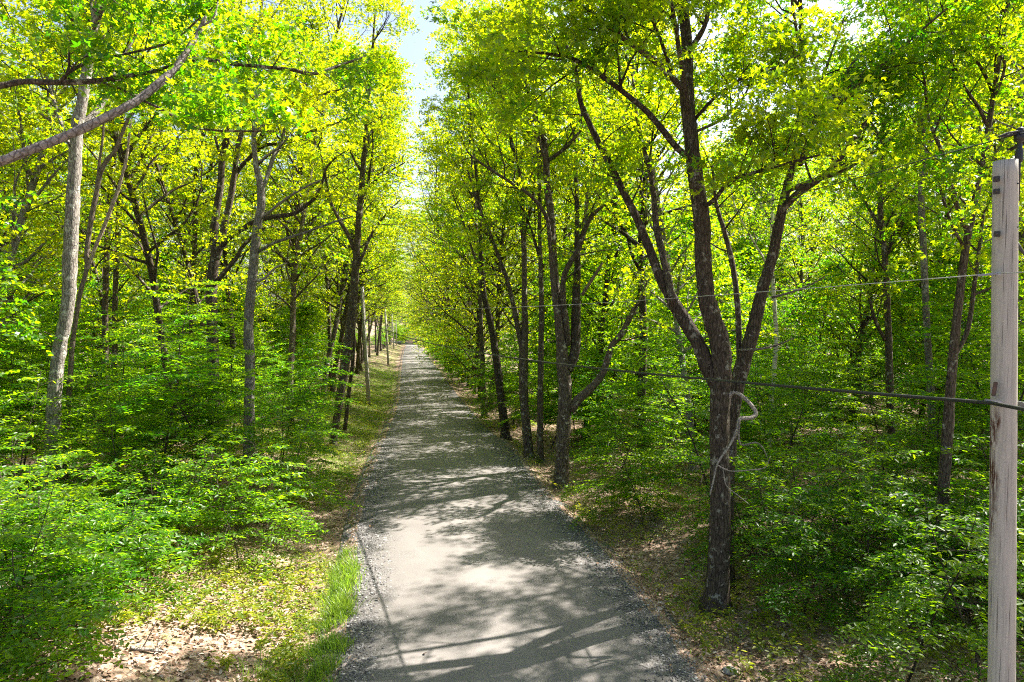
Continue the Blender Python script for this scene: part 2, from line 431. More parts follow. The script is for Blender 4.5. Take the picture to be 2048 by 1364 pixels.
def road_mat():
    m, nt, out = mat_new("gravel_road"); L = nt.links.new
    geo = N(nt, "ShaderNodeNewGeometry")
    at = N(nt, "ShaderNodeAttribute", attribute_name="tint")       # 0 left edge .. 1 right edge
    n1 = N(nt, "ShaderNodeTexNoise", i_Scale=90.0, i_Detail=3.0, i_Roughness=.8); L(geo.outputs["Position"], n1.inputs["Vector"])
    v1 = N(nt, "ShaderNodeTexVoronoi", i_Scale=42.0); L(geo.outputs["Position"], v1.inputs["Vector"])
    sv = N(nt, "ShaderNodeSeparateColor"); L(v1.outputs["Color"], sv.inputs[0])
    n2 = N(nt, "ShaderNodeTexNoise", i_Scale=1.1, i_Detail=4.0); L(geo.outputs["Position"], n2.inputs["Vector"])
    # distance from the middle, wobbling
    a = N(nt, "ShaderNodeMath", operation='SUBTRACT', i_1=.5); L(at.outputs["Fac"], a.inputs[0])
    b = N(nt, "ShaderNodeMath", operation='ABSOLUTE'); L(a.outputs[0], b.inputs[0])
    w = N(nt, "ShaderNodeMath", operation='MULTIPLY_ADD', i_1=.44, i_2=-.22); L(n2.outputs[0], w.inputs[0])
    c = N(nt, "ShaderNodeMath", operation='ADD'); L(b.outputs[0], c.inputs[0]); L(w.outputs[0], c.inputs[1])
    edge = ramp(nt, [(.31, 0.0), (.50, 1.0)], c.outputs[0])
    # wheel tracks
    mp = N(nt, "ShaderNodeMath", operation='MULTIPLY', i_1=math.pi * 2 * 2); L(at.outputs["Fac"], mp.inputs[0])
    cs = N(nt, "ShaderNodeMath", operation='COSINE'); L(mp.outputs[0], cs.inputs[0])
    tr = ramp(nt, [(.0, .90), (1.0, 1.06)], cs.outputs[0])
    fine = ramp(nt, [(.3, (.135, .125, .116)), (.7, (.205, .190, .177))], n1.outputs[0])
    f2 = N(nt, "ShaderNodeMixRGB", blend_type='MULTIPLY', i_0=1.0); L(fine.outputs[0], f2.inputs[1]); L(tr.outputs[0], f2.inputs[2])
    coarse = ramp(nt, [(0, (.04, .038, .037)), (.6, (.095, .091, .088)), (.9, (.16, .154, .148)), (1, (.30, .29, .28))], sv.outputs[0])
    mx = N(nt, "ShaderNodeMixRGB"); L(edge.outputs[0], mx.inputs[0]); L(f2.outputs[0], mx.inputs[1]); L(coarse.outputs[0], mx.inputs[2])
    bl = ramp(nt, [(.35, .90), (.65, 1.08)], n2.outputs[0])
    m3 = N(nt, "ShaderNodeMixRGB", blend_type='MULTIPLY', i_0=1.0); L(mx.outputs[0], m3.inputs[1]); L(bl.outputs[0], m3.inputs[2])
    bs = N(nt, "ShaderNodeBsdfPrincipled", i_Roughness=.9); L(m3.outputs[0], bs.inputs["Base Color"])
    bs.inputs["Specular IOR Level"].default_value = .2
    h = N(nt, "ShaderNodeMath", operation='MULTIPLY'); L(sv.outputs[0], h.inputs[0]); L(edge.outputs[0], h.inputs[1])
    h2 = N(nt, "ShaderNodeMath", operation='MULTIPLY_ADD', i_1=.25); L(n1.outputs[0], h2.inputs[0]); L(h.outputs[0], h2.inputs[2])
    bp = N(nt, "ShaderNodeBump", i_Strength=.8, i_Distance=.015); L(h2.outputs[0], bp.inputs["Height"]); L(bp.outputs[0], bs.inputs["Normal"])
    L(bs.outputs[0], out.inputs[0])
    return m

# ------------------------------------------------------------------ setting: ground and road
def grid(name, X, Y, Z, tint, mat):
    ny, nx = X.shape
    v = np.stack([X, Y, Z], -1).reshape(-1, 3)
    i = (np.arange(ny - 1) * nx)[:, None] + np.arange(nx - 1)[None]
    f = np.stack([i, i + 1, i + nx + 1, i + nx], -1).reshape(-1, 4)
    return mesh_np(name, v, [f], mat, tint.ravel(), True)

ys = np.concatenate([np.arange(-30, 6, 1.0), np.arange(6, 30, .12), np.arange(30, 60, .3), np.arange(60, 260, 1.2), np.arange(260, 700, 12.)])
s = np.concatenate([-np.geomspace(400, 12, 30), np.arange(-11.9, 11.9, .12), np.geomspace(12, 400, 30)])
X = ((xl(ys) + xr(ys)) / 2)[:, None] + s[None]; Y = np.repeat(ys[:, None], len(s), 1)
Z = ground_z(X, Y)
sl = xl(Y) - X; sr = X - xr(Y)
veg = np.where(sl > 0, .02 + .15 * smooth(14, 34, Y) * smooth(.4, 1.2, sl) * (1 - smooth(5, 9, sl)), -.06)
g = link("ground", grid("ground", X, Y, Z, veg, ground_mat())); tag(g, "leaf-strewn forest floor with mossy verges", kind="structure")

ys = np.concatenate([np.arange(-30, 6, .5), np.arange(6, 40, .1), np.arange(40, 260, .8), np.arange(260, 420, 5)])
t = np.linspace(-.06, 1.06, 70)
XL, XR = xl(ys), xr(ys)
X = XL[:, None] + (XR - XL)[:, None] * t[None]; Y = np.repeat(ys[:, None], len(t), 1)
m_ = np.minimum(X - XL[:, None], XR[:, None] - X)
Z = zroad(Y) + .045 * smooth(-.25, 1.6, m_) - .10 * (1 - smooth(-.42, .12, m_ + .3 * (vnoise(X, Y, .8) - .5))) + .012 * (vnoise(X, Y, 1.5) - .5)
rd = link("road", grid("road", X, Y, Z, np.repeat(t[None], len(ys), 0), road_mat())); tag(rd, "grey gravel road running straight into the woods", kind="structure")

# ------------------------------------------------------------------ growing
def spray_leaves(sites, per, size, spread, rndn=.7, flat=.25, droop=.25):
    """sites: list of (pos, dir); returns leaf arrays"""
    c = np.array([a for a, b in sites]); d = norm(np.array([b for a, b in sites]))
    n = len(c)
    c = np.repeat(c, per, 0); d = np.repeat(d, per, 0)
    d[:, 2] *= .35; d = norm(d)
    lat = norm(np.cross(d, np.array([0, 0, 1.])))
    u = nr.random(n * per); w = nr.normal(size=n * per) * .42 * (1.1 - .6 * u)
    sc = np.repeat(spread * nr.uniform(.7, 1.3, n), per)
    pos = c + d * ((u - .25) * sc)[:, None] + lat * (w * sc)[:, None]
    pos[:, 2] += nr.normal(size=n * per) * flat * sc * .6 - (u * u + w * w) * sc * droop
    sg = np.sign(w + nr.normal(size=n * per) * .2)
    tip = d * .6 + lat * (sg * nr.uniform(.2, 1, n * per))[:, None] + nr.normal(size=(n * per, 3)) * .35 - np.array([0, 0, .35])
    nrm = np.array([0, 0, 1.]) + nr.normal(size=(n * per, 3)) * rndn
    cl = np.repeat(nr.normal(size=n) * .16, per)
    tint = np.clip(.5 + cl + nr.normal(size=n * per) * .22, 0, 1)
    sz = size * nr.uniform(.65, 1.25, n * per)
    return pos, nrm, tip, sz, tint

def side_branches(pts, rad, n, ln, t0=.25, up=.25, out=1.0, bias=None):
    """n offshoots along a limb; list of (pts, rad)"""
    res = []
    L = np.concatenate([[0], np.cumsum(np.linalg.norm(np.diff(pts, axis=0), axis=1))]); L /= L[-1]
    for k in range(n):
        t = t0 + (1 - t0) * (k + rnd.random()) / n
        p = np.array([np.interp(t, L, pts[:, i]) for i in range(3)])
        p2 = np.array([np.interp(min(1, t + .05), L, pts[:, i]) for i in range(3)])
        p1 = np.array([np.interp(max(0, t - .05), L, pts[:, i]) for i in range(3)])
        tg = norm(p2 - p1); r0 = np.interp(t, L, rad)
        q = nr.normal(size=3); q -= tg * np.dot(q, tg); q = norm(q)
        if bias is not None: q = norm(q + bias)
        d = norm(tg * .55 + q * out + np.array([0, 0, up]))
        l = ln * rnd.uniform(.6, 1.25) * (1.15 - .55 * t)
        m = 5
        pp = [p]; dd = d.copy()
        for j in range(m):
            dd = norm(dd + nr.normal(size=3) * .16 + np.array([0, 0, .05]))
            pp.append(pp[-1] + dd * l / m)
        rr = min(.6 * r0, .014 * l + .004)
        res.append((np.array(pp), np.linspace(rr, rr * .25, m + 1)))
    return res

def build_tree(root, trunk, limbs, bark, leafm, tmpl, o):
    """trunk/limbs: lists of (pts, rad, opts); local to root.location; o: growth options"""
    tw = Tubes(); sites = []
    mains = [trunk] + limbs
    for k, (pts, rad, op) in enumerate(mains):
        pts = np.array(pts); rad = np.array(rad)
        tb = Tubes()
        tb.add(pts, rad, 12 if rad[0] > .09 else 8, rough=.05 if rad[0] > .05 else .03, cap=True)
        nm = op.get('name', 'trunk' if k == 0 else 'limb')
        link(nm, tb.mesh(nm, op.get('mat', bark)), root)
        n1 = op.get('n', 8); 
        if n1 == 0: continue
        for (p, r) in side_branches(pts, rad, n1, op.get('len', 2.2), op.get('t0', .3), .22, 1.0, op.get('bias')):
            tw.add(p, r, 5)
            for (p2, r2) in side_branches(p, r, o.get('n2', 4), op.get('len', 2.2) * .5, .2, .12, .9):
                tw.add(p2, r2, 3)
                for q in (2, 3, 5): sites.append((p2[q], p2[q] - p2[q - 1]))
            sites.append((p[-1], p[-1] - p[-2]))
    if tw.n: link("branches", tw.mesh("branches", M_TWIG), root)
    if sites:
        dens = o.get('dens', .55)
        if dens < 1: sites = [x for x in sites if rnd.random() < dens]
        lv = spray_leaves(sites, o.get('per', 22), o.get('size', .105), o.get('spread', .55), o.get('rnd', .75))
        link("crown", leaf_mesh("crown", *lv, tmpl, leafm), root)
    return len(sites) * o.get('per', 22)

TREES = []     # (x, y) of everything already standing
def pix_line(spec, d0, dd=0.0):
    """spec rows (u, v, width, [extra depth]) -> points, radii"""
    P3, rr = [], []
    for k, row in enumerate(spec):
        u, v, w = row[:3]; e = row[3] if len(row) > 3 else dd * k / max(1, len(spec) - 1)
        d = d0 + e
        P3.append(P(u, v, d)); rr.append(w * d / F / 2 * .9)
    c = catmull(np.column_stack([P3, rr]), 4)
    return c[:, :3], np.maximum(c[:, 3], .004)

def hero(name, label, cat, trunk, limbs, d=None, bark=None, leafm=None, tmpl=T_MAPLE, o=None, kind_n=8, topo=None):
    o = o or {}
    u, v = trunk[0][:2]
    if d is None: d = on_ground(u, v)
    pts, rad = pix_line(trunk, d)
    base = pts[0].copy()
    gz = float(ground_z(base[0], base[1]))
    # root flare carried down to the soil
    k0 = int(np.argmax(pts[:, 2] > gz + .55)); pts, rad = pts[k0:], rad[k0:]
    q0 = pts[0]; ba = [base[0] if k0 else q0[0], base[1] if k0 else q0[1]]
    rows = [np.array([ba[0] + (q0[0] - ba[0]) * t, ba[1] + (q0[1] - ba[1]) * t, gz - .15 + (q0[2] - gz + .15) * t]) for t in (0, .25, .42, .65)]
    base = rows[0].copy()
    pts = np.vstack([rows, pts]); rad = np.concatenate([rad[0] * np.array([1.75, 1.42, 1.18, 1.05]), rad])
    loc = np.array([base[0], base[1], gz])
    root = thing(name, label, cat, tuple(loc))
    tr = (pts - loc, rad, dict(n=o.get('tn', 8), t0=o.get('t0', .55), len=o.get('tlen', 2.4)))
    lm = []
    nt_ = o.get('top', 7)
    if nt_ and o.get('tn', 8):
        for (p, r) in side_branches(tr[0], tr[1], nt_, o.get('toplen', 4.4), o.get('topt', .58), .45, .9, np.array([o.get('lean', -.35 if loc[0] > -3 else .35), 0, 0])):
            lm.append((catmull(p, 2), np.interp(np.linspace(0, 1, 11), np.linspace(0, 1, 6), r * 1.3), dict(n=6, t0=.3, len=1.7)))
    for spec in limbs:
        op = spec[-1] if isinstance(spec[-1], dict) else {}
        rows = spec[:-1] if op or isinstance(spec[-1], dict) else spec
        p, r = pix_line(rows, d, op.get('dd', 0.0))
        q = dict(n=o.get('ln', 7), t0=.3, len=o.get('llen', 1.7)); q.update(op)
        lm.append((p - loc, r, q))
    build_tree(root, tr, lm, bark or M_BARK, leafm or (M_MAPLE if d < 18.5 and base[0] > 0 else M_YELLOW), tmpl, o)
    TREES.append((loc[0], loc[1]))
    return root

DEADM = dict(name='dead_limb', mat=M_DEAD, n=0)
# --- right of the road
hero("maple_tree", "tall rough-barked maple with a crooked bare dead limb, standing at the right road edge", "tree",
     [(1430, 1222, 60), (1437, 1120, 50), (1440, 1000, 46), (1438, 900, 44), (1440, 800, 46), (1443, 720, 46), (1436, 670, 44), (1416, 610, 40), (1407, 530, 37),
      (1404, 450, 36), (1395, 380, 35), (1382, 280, 33), (1373, 180, 30), (1374, 100, 25), (1365, 0, 22), (1358, -120, 18), (1350, -260, 12), (1345, -380, 6)],
     [[(1438, 790, 26), (1415, 735, 32), (1398, 690, 31), (1372, 645, 30), (1345, 600, 26), (1318, 550, 21), (1300, 500, 19), (1275, 440, 17), (1250, 390, 16), (1215, 320, 15), (1180, 250, 13), (1160, 200, 11), (1150, 135, 9), (1120, 60, 5), dict(dd=1.0, t0=.45, n=8, len=1.5)],
      [(1345, 605, 14), (1336, 560, 16), (1325, 510, 16), (1312, 450, 15), (1308, 400, 13), (1300, 340, 12), (1285, 290, 10), (1275, 240, 9), (1265, 150, 5), dict(dd=2.0, t0=.5)],
      [(1390, 320, 12), (1355, 297, 14), (1300, 230, 13), (1260, 195, 12), (1200, 150, 11), (1150, 120, 9), (1100, 108, 7), (1040, 102, 5), (1000, 100, 3), dict(dd=-2.5, n=12, t0=.4)],
      [(1375, 190, 12), (1335, 145, 14), (1295, 110, 13), (1245, 75, 12), (1200, 38, 11), (1150, 5, 9), (1090, -40, 6), (1020, -90, 3), dict(dd=-2.5, n=13)],
      [(1345, 150, 8), (1325, 90, 8), (1305, 40, 7), (1285, -20, 5), (1270, -90, 3), dict(dd=-1.5)],
      [(1372, 110, 12), (1395, 78, 12), (1413, 40, 10), (1420, -20, 8), (1450, -120, 4), dict(dd=-1, n=9)],
      [(1388, 240, 8), (1430, 195, 7), (1480, 160, 6), (1530, 145, 5), (1600, 110, 3), dict(dd=-1.5, n=9)],
      [(1395, 262, 7), (1450, 235, 6), (1490, 190, 5), (1505, 140, 3), dict(dd=1.5)],
      [(1405, 415, 11), (1430, 398, 10), (1460, 362, 9), (1510, 345, 8), (1560, 330, 7), (1640, 310, 4), dict(dd=-2.2, n=12)],
      [(1440, 812, 16), (1452, 800, 12), (1468, 785, 9), (1490, 797, 8), (1512, 825, 9), (1500, 836, 10), (1480, 838, 9), (1474, 860, 7), (1460, 890, 5), (1436, 925, 4.5), (1427, 960, 3.5), (1420, 990, 2.5), dict(DEADM, dd=-1.1)],
      [(1434, 930, 3, -1.0), (1460, 942, 2.5, -1.1), (1500, 940, 2.5, -1.1), (1530, 935, 2, -1.2), (1541, 912, 1.5, -1.3), dict(DEADM)],
      [(1446, 936, 2.5, -1.0), (1452, 970, 2, -1.1), (1475, 990, 2, -1.1), (1500, 1010, 1.5, -1.2), dict(DEADM)],
      [(1478, 840, 5, -.8), (1480, 888, 4, -.8), (1510, 885, 4, -.9), (1525, 895, 3, -.9), (1534, 914, 2, -.9), dict(DEADM)]],
     o=dict(per=26, size=.105, n2=4, tn=8, t0=.75, top=4, dens=.72))
hero("maple_tree", "dark forked maple right behind the big roadside maple, its stem leaning to the right", "tree",
     [(1452, 1170, 32), (1455, 1000, 30), (1460, 880, 30), (1470, 790, 34), (1488, 720, 33), (1506, 660, 30), (1522, 590, 27), (1545, 510, 24), (1560, 440, 22), (1572, 380, 18), (1590, 310, 15), (1603, 240, 12), (1606, 140, 11), (1600, 0, 9), (1590, -180, 5)],
     [[(1565, 420, 14), (1590, 392, 16), (1620, 370, 15), (1655, 345, 13), (1690, 305, 12), (1715, 270, 10), (1745, 225, 6), dict(dd=-1.5)],
      [(1600, 330, 12), (1630, 270, 13), (1660, 210, 13), (1690, 155, 11), (1725, 105, 9), (1790, 50, 5), (1850, -20, 3), dict(dd=1.0, n=8)],
      [(1640, 255, 10), (1672, 215, 10), (1690, 180, 9), (1740, 140, 7), (1800, 108, 4), dict(dd=-.8)],
      [(1470, 860, 14), (1478, 760, 14), (1478, 680, 13), (1474, 600, 13), (1465, 530, 12), (1448, 460, 11), (1432, 405, 8), (1425, 330, 5), dict(dd=.8, n=5, t0=.6)],
      [(1608, 235, 8), (1640, 170, 7), (1665, 100, 5), (1690, 30, 3), dict(dd=1)],
      [(1545, 595, 6), (1580, 585, 5), (1620, 570, 4), (1655, 550, 2), dict(DEADM, dd=-1)],
      [(1478, 700, 6), (1520, 698, 5), (1560, 688, 4), (1590, 675, 2), dict(DEADM, dd=-1.3)]],
     o=dict(per=22, size=.105, tn=7, t0=.7))
hero("maple_tree", "many-stemmed maple at the right road edge with a thick low limb bending right", "tree",
     [(1123, 974, 36), (1125, 900, 32), (1128, 840, 32), (1130, 780, 31), (1126, 730, 30), (1122, 679, 24), (1111, 576, 20), (1105, 503, 19), (1102, 429, 18), (1094, 370, 16), (1092, 322, 15), (1088, 279, 13), (1080, 245, 11), (1070, 200, 9), (1062, 100, 7), (1060, -40, 4)],
     [[(1135, 740, 24), (1150, 700, 22), (1152, 635, 20), (1153, 576, 18), (1155, 532, 14), (1154, 459, 11), (1154, 400, 10), (1152, 352, 9), (1149, 293, 7), (1145, 220, 4), dict(dd=1.2)],
      [(1136, 690, 14), (1134, 658, 13), (1127, 605, 13), (1127, 558, 12), (1140, 526, 12), (1156, 500, 12), (1170, 459, 11), (1181, 435, 10), (1205, 412, 8), (1230, 395, 6), (1260, 360, 3), dict(dd=-1)],
      [(1170, 462, 8), (1173, 410, 8), (1185, 340, 6), (1195, 280, 4), dict(dd=.3)],
      [(1142, 820, 20), (1158, 798, 21), (1180, 778, 19), (1205, 748, 16), (1216, 715, 14), (1226, 688, 14), (1246, 664, 14), (1264, 626, 12), (1280, 600, 7), (1295, 560, 4), dict(dd=-1, n=5, t0=.5)],
      [(1164, 590, 8), (1187, 555, 7), (1205, 526, 5), dict(DEADM, dd=-.4, mat=M_BARK_T)],
      [(1104, 520, 10), (1098, 459, 9), (1089, 426, 9), (1062, 392, 8), (1030, 370, 7), (997, 349, 6), (960, 325, 5), (935, 303, 4), (921, 270, 3), dict(dd=-2, n=9, t0=.4)],
      [(1094, 322, 9), (1112, 310, 9), (1135, 292, 8), (1152, 272, 7), (1168, 255, 4), dict(dd=-.6, n=4)]],
     o=dict(per=22, size=.108, tn=10, t0=.6, tlen=2.8, llen=2.2, dens=.7, top=9))
hero("maple_tree", "slim straight maple trunk just left of the many-stemmed maple", "tree",
     [(1081, 925, 17), (1080, 850, 14), (1082, 700, 13), (1083, 600, 11), (1080, 500, 9), (1079, 420, 8), (1078, 350, 7), (1072, 260, 6), (1066, 150, 5), (1070, 20, 3)],
     [[(1080, 520, 6), (1066, 470, 6), (1055, 440, 5), (1040, 410, 4), dict(dd=-.5)]], o=dict(per=23, size=.108, tn=9, t0=.5))
hero("maple_tree", "second roadside maple left of the many-stemmed one, thick below and forked low", "tree",
     [(1058, 914, 22), (1052, 850, 20), (1047, 780, 20), (1047, 700, 20), (1050, 650, 15), (1049, 600, 13), (1048, 500, 12), (1044, 440, 11), (1044, 380, 9), (1030, 310, 8), (1015, 250, 7), (1000, 150, 5), (990, 40, 3)],
     [[(1044, 700, 12), (1034, 650, 10), (1020, 580, 9), (1005, 535, 8), (985, 480, 7), (965, 430, 6), (952, 395, 5), (935, 340, 3), dict(dd=-1)],
      [(1048, 470, 8), (1065, 400, 7), (1072, 330, 5), dict(dd=.5)],
      [(1040, 330, 6), (1020, 320, 6), (985, 290, 5), (955, 240, 4), (930, 170, 3), dict(dd=-1)]], o=dict(per=23, size=.11, tn=9, t0=.5, tlen=2.8))
hero("maple_tree", "dark maple trunk leaning left at the road edge, first past the forked one", "tree",
     [(1012, 878, 21), (1005, 820, 19), (998, 760, 18), (990, 700, 17), (980, 640, 14), (970, 600, 12), (965, 560, 11), (962, 500, 9), (960, 450, 8), (957, 400, 7), (948, 300, 6), (938, 190, 5), (930, 90, 3)],
     [[(965, 560, 6), (945, 500, 5), (925, 440, 4), (905, 390, 3), dict(dd=-1)]], o=dict(per=23, size=.115, tn=10, t0=.4, tlen=3.0))
hero("maple_tree", "straight dark maple at the road edge where the wires cross, beside the leaning trunk", "tree",
     [(969, 836, 13), (967, 780, 12), (965, 720, 11), (962, 650, 9), (960, 560, 8), (953, 450, 6), (945, 340, 5), (935, 220, 4), (925, 130, 3)], [],
     o=dict(per=23, size=.12, tn=12, t0=.3, tlen=3.2))
hero("birch_tree", "pale white-barked birch stem in the woods right of the forked maple", "tree",
     [(1536, 905, 11), (1540, 830, 11), (1547, 750, 11), (1552, 680, 10), (1548, 600, 9), (1543, 520, 8), (1545, 400, 7), (1548, 300, 5)], [], bark=M_BIRCH, leafm=M_BEECH, tmpl=T_OVAL,
     o=dict(per=14, size=.09, tn=8, t0=.55))
hero("maple_tree", "dark slanting maple just left of the near utility pole", "tree",
     [(1880, 1200, 30), (1882, 1080, 27), (1888, 950, 25), (1896, 850, 23), (1905, 720, 20), (1916, 616, 18), (1930, 500, 16), (1950, 400, 14), (1966, 320, 12), (1985, 200, 10), (2010, 50, 8), (2030, -80, 4)],
     [[(1905, 720, 10), (1935, 660, 10), (1950, 560, 9), (1958, 500, 8), (1968, 420, 6), dict(dd=.8, n=5)],
      [(1985, 205, 7), (2010, 130, 6), (1995, 50, 4), dict(dd=-.5)],
      [(1930, 500, 7), (1900, 440, 6), (1880, 380, 4), dict(dd=-.8)]], o=dict(per=22, size=.105, tn=7, t0=.6))
hero("maple_tree", "grey straight maple rising left of the slanting dark one, deep in the woods", "tree",
     [(1872, 1010, 17), (1868, 900, 16), (1860, 760, 15), (1853, 640, 14), (1847, 500, 14), (1842, 400, 13), (1846, 300, 12), (1838, 200, 11), (1832, 100, 10), (1826, -20, 7), (1820, -140, 4)],
     [[(1845, 330, 8), (1875, 240, 9), (1895, 150, 8), (1915, 70, 6), (1935, -10, 4), dict(dd=-1)],
      [(1838, 210, 6), (1870, 130, 6), (1905, 50, 5), (1920, -30, 3), dict(dd=1)]], bark=M_BARK_L, o=dict(per=20, size=.108, tn=8, t0=.55))
hero("maple_tree", "dark thick maple trunk deep in the right woods between the birch and the grey maple", "tree",
     [(1786, 960, 16), (1782, 850, 15), (1779, 760, 15), (1776, 650, 14), (1770, 520, 12), (1760, 400, 10), (1765, 280, 7), (1770, 180, 4)],
     [[(1770, 680, 8), (1750, 640, 8), (1740, 600, 6), dict(dd=-.5, n=3)]], o=dict(per=23, size=.115, tn=9, t0=.5, tlen=2.6))
# --- left of the road
hero("maple_tree", "leaning roadside maple on the left bank, first tree left of the wooden poles", "tree",
     [(666, 892, 14), (673, 840, 16), (683, 780, 18), (695, 700, 20), (705, 620, 20), (711, 540, 17), (716, 470, 14), (720, 410, 13), (724, 365, 12), (727, 320, 10), (733, 250, 8), (742, 140, 6), (750, 30, 4)],
     [[(708, 500, 10), (696, 470, 9), (678, 438, 8), (660, 400, 7), (650, 350, 5), (640, 300, 3), dict(dd=-.5, n=5)],
      [(713, 540, 8), (728, 505, 7), (745, 465, 6), (775, 425, 4), (800, 400, 2), dict(dd=-.5, n=5)],
      [(722, 400, 6), (740, 370, 5), (775, 345, 4), (810, 325, 3), dict(dd=-1)],
      [(725, 350, 5), (700, 300, 4), (690, 240, 3), dict(dd=-.5)],
      [(690, 860, 9, 2.5), (697, 790, 9, 2.5), (706, 720, 8, 2.2), (708, 640, 7, 1.5), dict(n=0)]],
     o=dict(per=22, size=.108, tn=9, t0=.55))
hero("maple_tree", "grey sunlit maple trunk with short bare pale side limb, left woods", "tree",
     [(498, 930, 26), (498, 830, 22), (500, 728, 21), (497, 643, 20), (505, 555, 20), (510, 497, 19), (514, 453, 18), (523, 409, 17), (520, 365, 15), (512, 330, 12), (508, 270, 10), (515, 190, 9), (520, 60, 7), (530, -80, 4)],
     [[(514, 562, 6), (530, 556, 6), (545, 540, 5), (558, 532, 4), (574, 526, 2), dict(DEADM, dd=-.5)],
      [(516, 504, 7), (545, 487, 6), (580, 475, 6), (625, 460, 5), (665, 445, 4), (706, 432, 2), dict(name='dead_limb', mat=M_BARK_L, n=0, dd=-1.5)],
      [(518, 440, 6), (550, 415, 6), (580, 392, 5), (615, 372, 5), (640, 361, 3), dict(DEADM, dd=-1)],
      [(522, 390, 9), (535, 350, 9), (548, 310, 10), (560, 290, 9), (580, 220, 5), dict(dd=1, n=6)]], bark=M_BARK_L,
     o=dict(per=22, size=.108, tn=8, t0=.6))
hero("maple_tree", "forked maple in the left woods with a long dark limb arching to the right", "tree",
     [(428, 905, 26), (427, 800, 25), (426, 702, 24), (423, 614, 24), (424, 555, 23), (430, 510, 20), (428, 467, 17), (435, 409, 15), (441, 370, 14), (444, 323, 14), (453, 279, 13), (461, 235, 11), (470, 191, 10), (476, 147, 9), (480, 40, 7), (490, -90, 4)],
     [[(432, 520, 14), (440, 490, 16), (450, 447, 15), (460, 400, 14), (467, 360, 12), (476, 293, 11), (488, 249, 10), (492, 191, 9), (499, 103, 6), (505, 30, 4), dict(dd=-.6)],
      [(466, 365, 9), (479, 337, 9), (508, 305, 9), (526, 264, 9), (549, 229, 8), (573, 194, 7), (593, 150, 5), (600, 100, 3), dict(dd=-1)],
      [(438, 500, 12), (458, 476, 12), (488, 456, 11), (514, 441, 11), (555, 432, 10), (585, 428, 9), (608, 414, 8), (631, 394, 7), (646, 359, 6), (652, 337, 5), (673, 314, 4), (700, 298, 2), dict(dd=-2.5, n=6, t0=.55, len=1.2)],
      [(436, 560, 11), (452, 540, 10), (470, 520, 9), (484, 495, 8), (504, 474, 7), (530, 455, 4), dict(dd=-1.5, n=3)],
      [(507, 306, 8), (532, 290, 8), (561, 287, 7), (585, 279, 7), (605, 267, 6), (637, 258, 5), (673, 246, 4), (715, 228, 2), dict(dd=-1.5, n=8)],
      [(560, 225, 6), (590, 205, 6), (630, 190, 6), (670, 182, 4), (720, 165, 2), dict(dd=-1, n=7)],
      [(446, 330, 6), (430, 270, 6), (432, 210, 5), (425, 140, 3), dict(dd=.5)]],
     o=dict(per=22, size=.108, tn=8, t0=.6))
hero("maple_tree", "thick grey maple trunk far left, sunlit down its right side", "tree",
     [(100, 1000, 34), (104, 880, 30), (112, 760, 28), (120, 690, 28), (131, 640, 26), (139, 579, 27), (139, 535, 28), (142, 491, 29), (145, 417, 28), (148, 359, 26), (151, 300, 25), (155, 246, 24), (164, 205, 22), (176, 128, 20), (189, 51, 17), (200, -10, 15), (215, -120, 10), (225, -260, 5)],
     [[(185, 60, 9), (200, 30, 9), (215, -20, 7), dict(dd=-1)],
      [(150, 320, 8), (120, 240, 8), (95, 160, 6), (70, 70, 4), dict(dd=1)]], bark=M_BARK_L, o=dict(per=23, size=.108, tn=12, t0=.55))
hero("dead_tree", "thin tan leafless tree forked into two curving stems beside the thick grey maple", "tree",
     [(130, 960, 12), (137, 800, 11), (145, 690, 10), (152, 640, 9), (161, 584, 9), (173, 540, 9), (174, 499, 10), (182, 441, 10), (193, 385, 10), (202, 344, 9), (216, 318, 9), (231, 300, 8), (246, 262, 7), (262, 228, 6), (278, 207, 4)],
     [[(174, 540, 8), (182, 520, 8), (190, 495, 8), (205, 461, 8), (222, 417, 8), (238, 375, 7), (247, 340, 6), (254, 310, 6), (262, 240, 4), dict(n=0)],
      [(194, 380, 6), (198, 330, 6), (206, 270, 5), (208, 210, 3), dict(n=0)]], bark=M_BARK_T, o=dict(tn=0))
hero("maple_tree", "slender grey-brown trunk just right of the tan leafless forked tree", "tree",
     [(209, 870, 14), (210, 700, 13), (211, 600, 12), (214, 500, 12), (218, 430, 12), (225, 340, 11), (232, 270, 10), (238, 180, 8), (245, 80, 5)], [], o=dict(per=22, size=.108, tn=10, t0=.55))
hero("maple_tree", "dark slender trunk, second to the right of the tan leafless tree", "tree",
     [(228, 830, 12), (230, 620, 11), (233, 520, 11), (238, 430, 12), (241, 360, 11), (240, 300, 9), (246, 220, 8), (252, 120, 5)], [], o=dict(per=22, size=.108, tn=10, t0=.5))
hero("maple_tree", "straight slim maple left of the forked maple with the long arching limb", "tree",
     [(380, 840, 12), (382, 700, 11), (385, 600, 11), (389, 500, 10), (391, 430, 10), (389, 360, 9), (400, 300, 8), (408, 230, 6), (412, 150, 4)],
     [[(388, 500, 6), (372, 440, 6), (365, 380, 4), dict(dd=.5)]], o=dict(per=22, size=.108, tn=10, t0=.5))

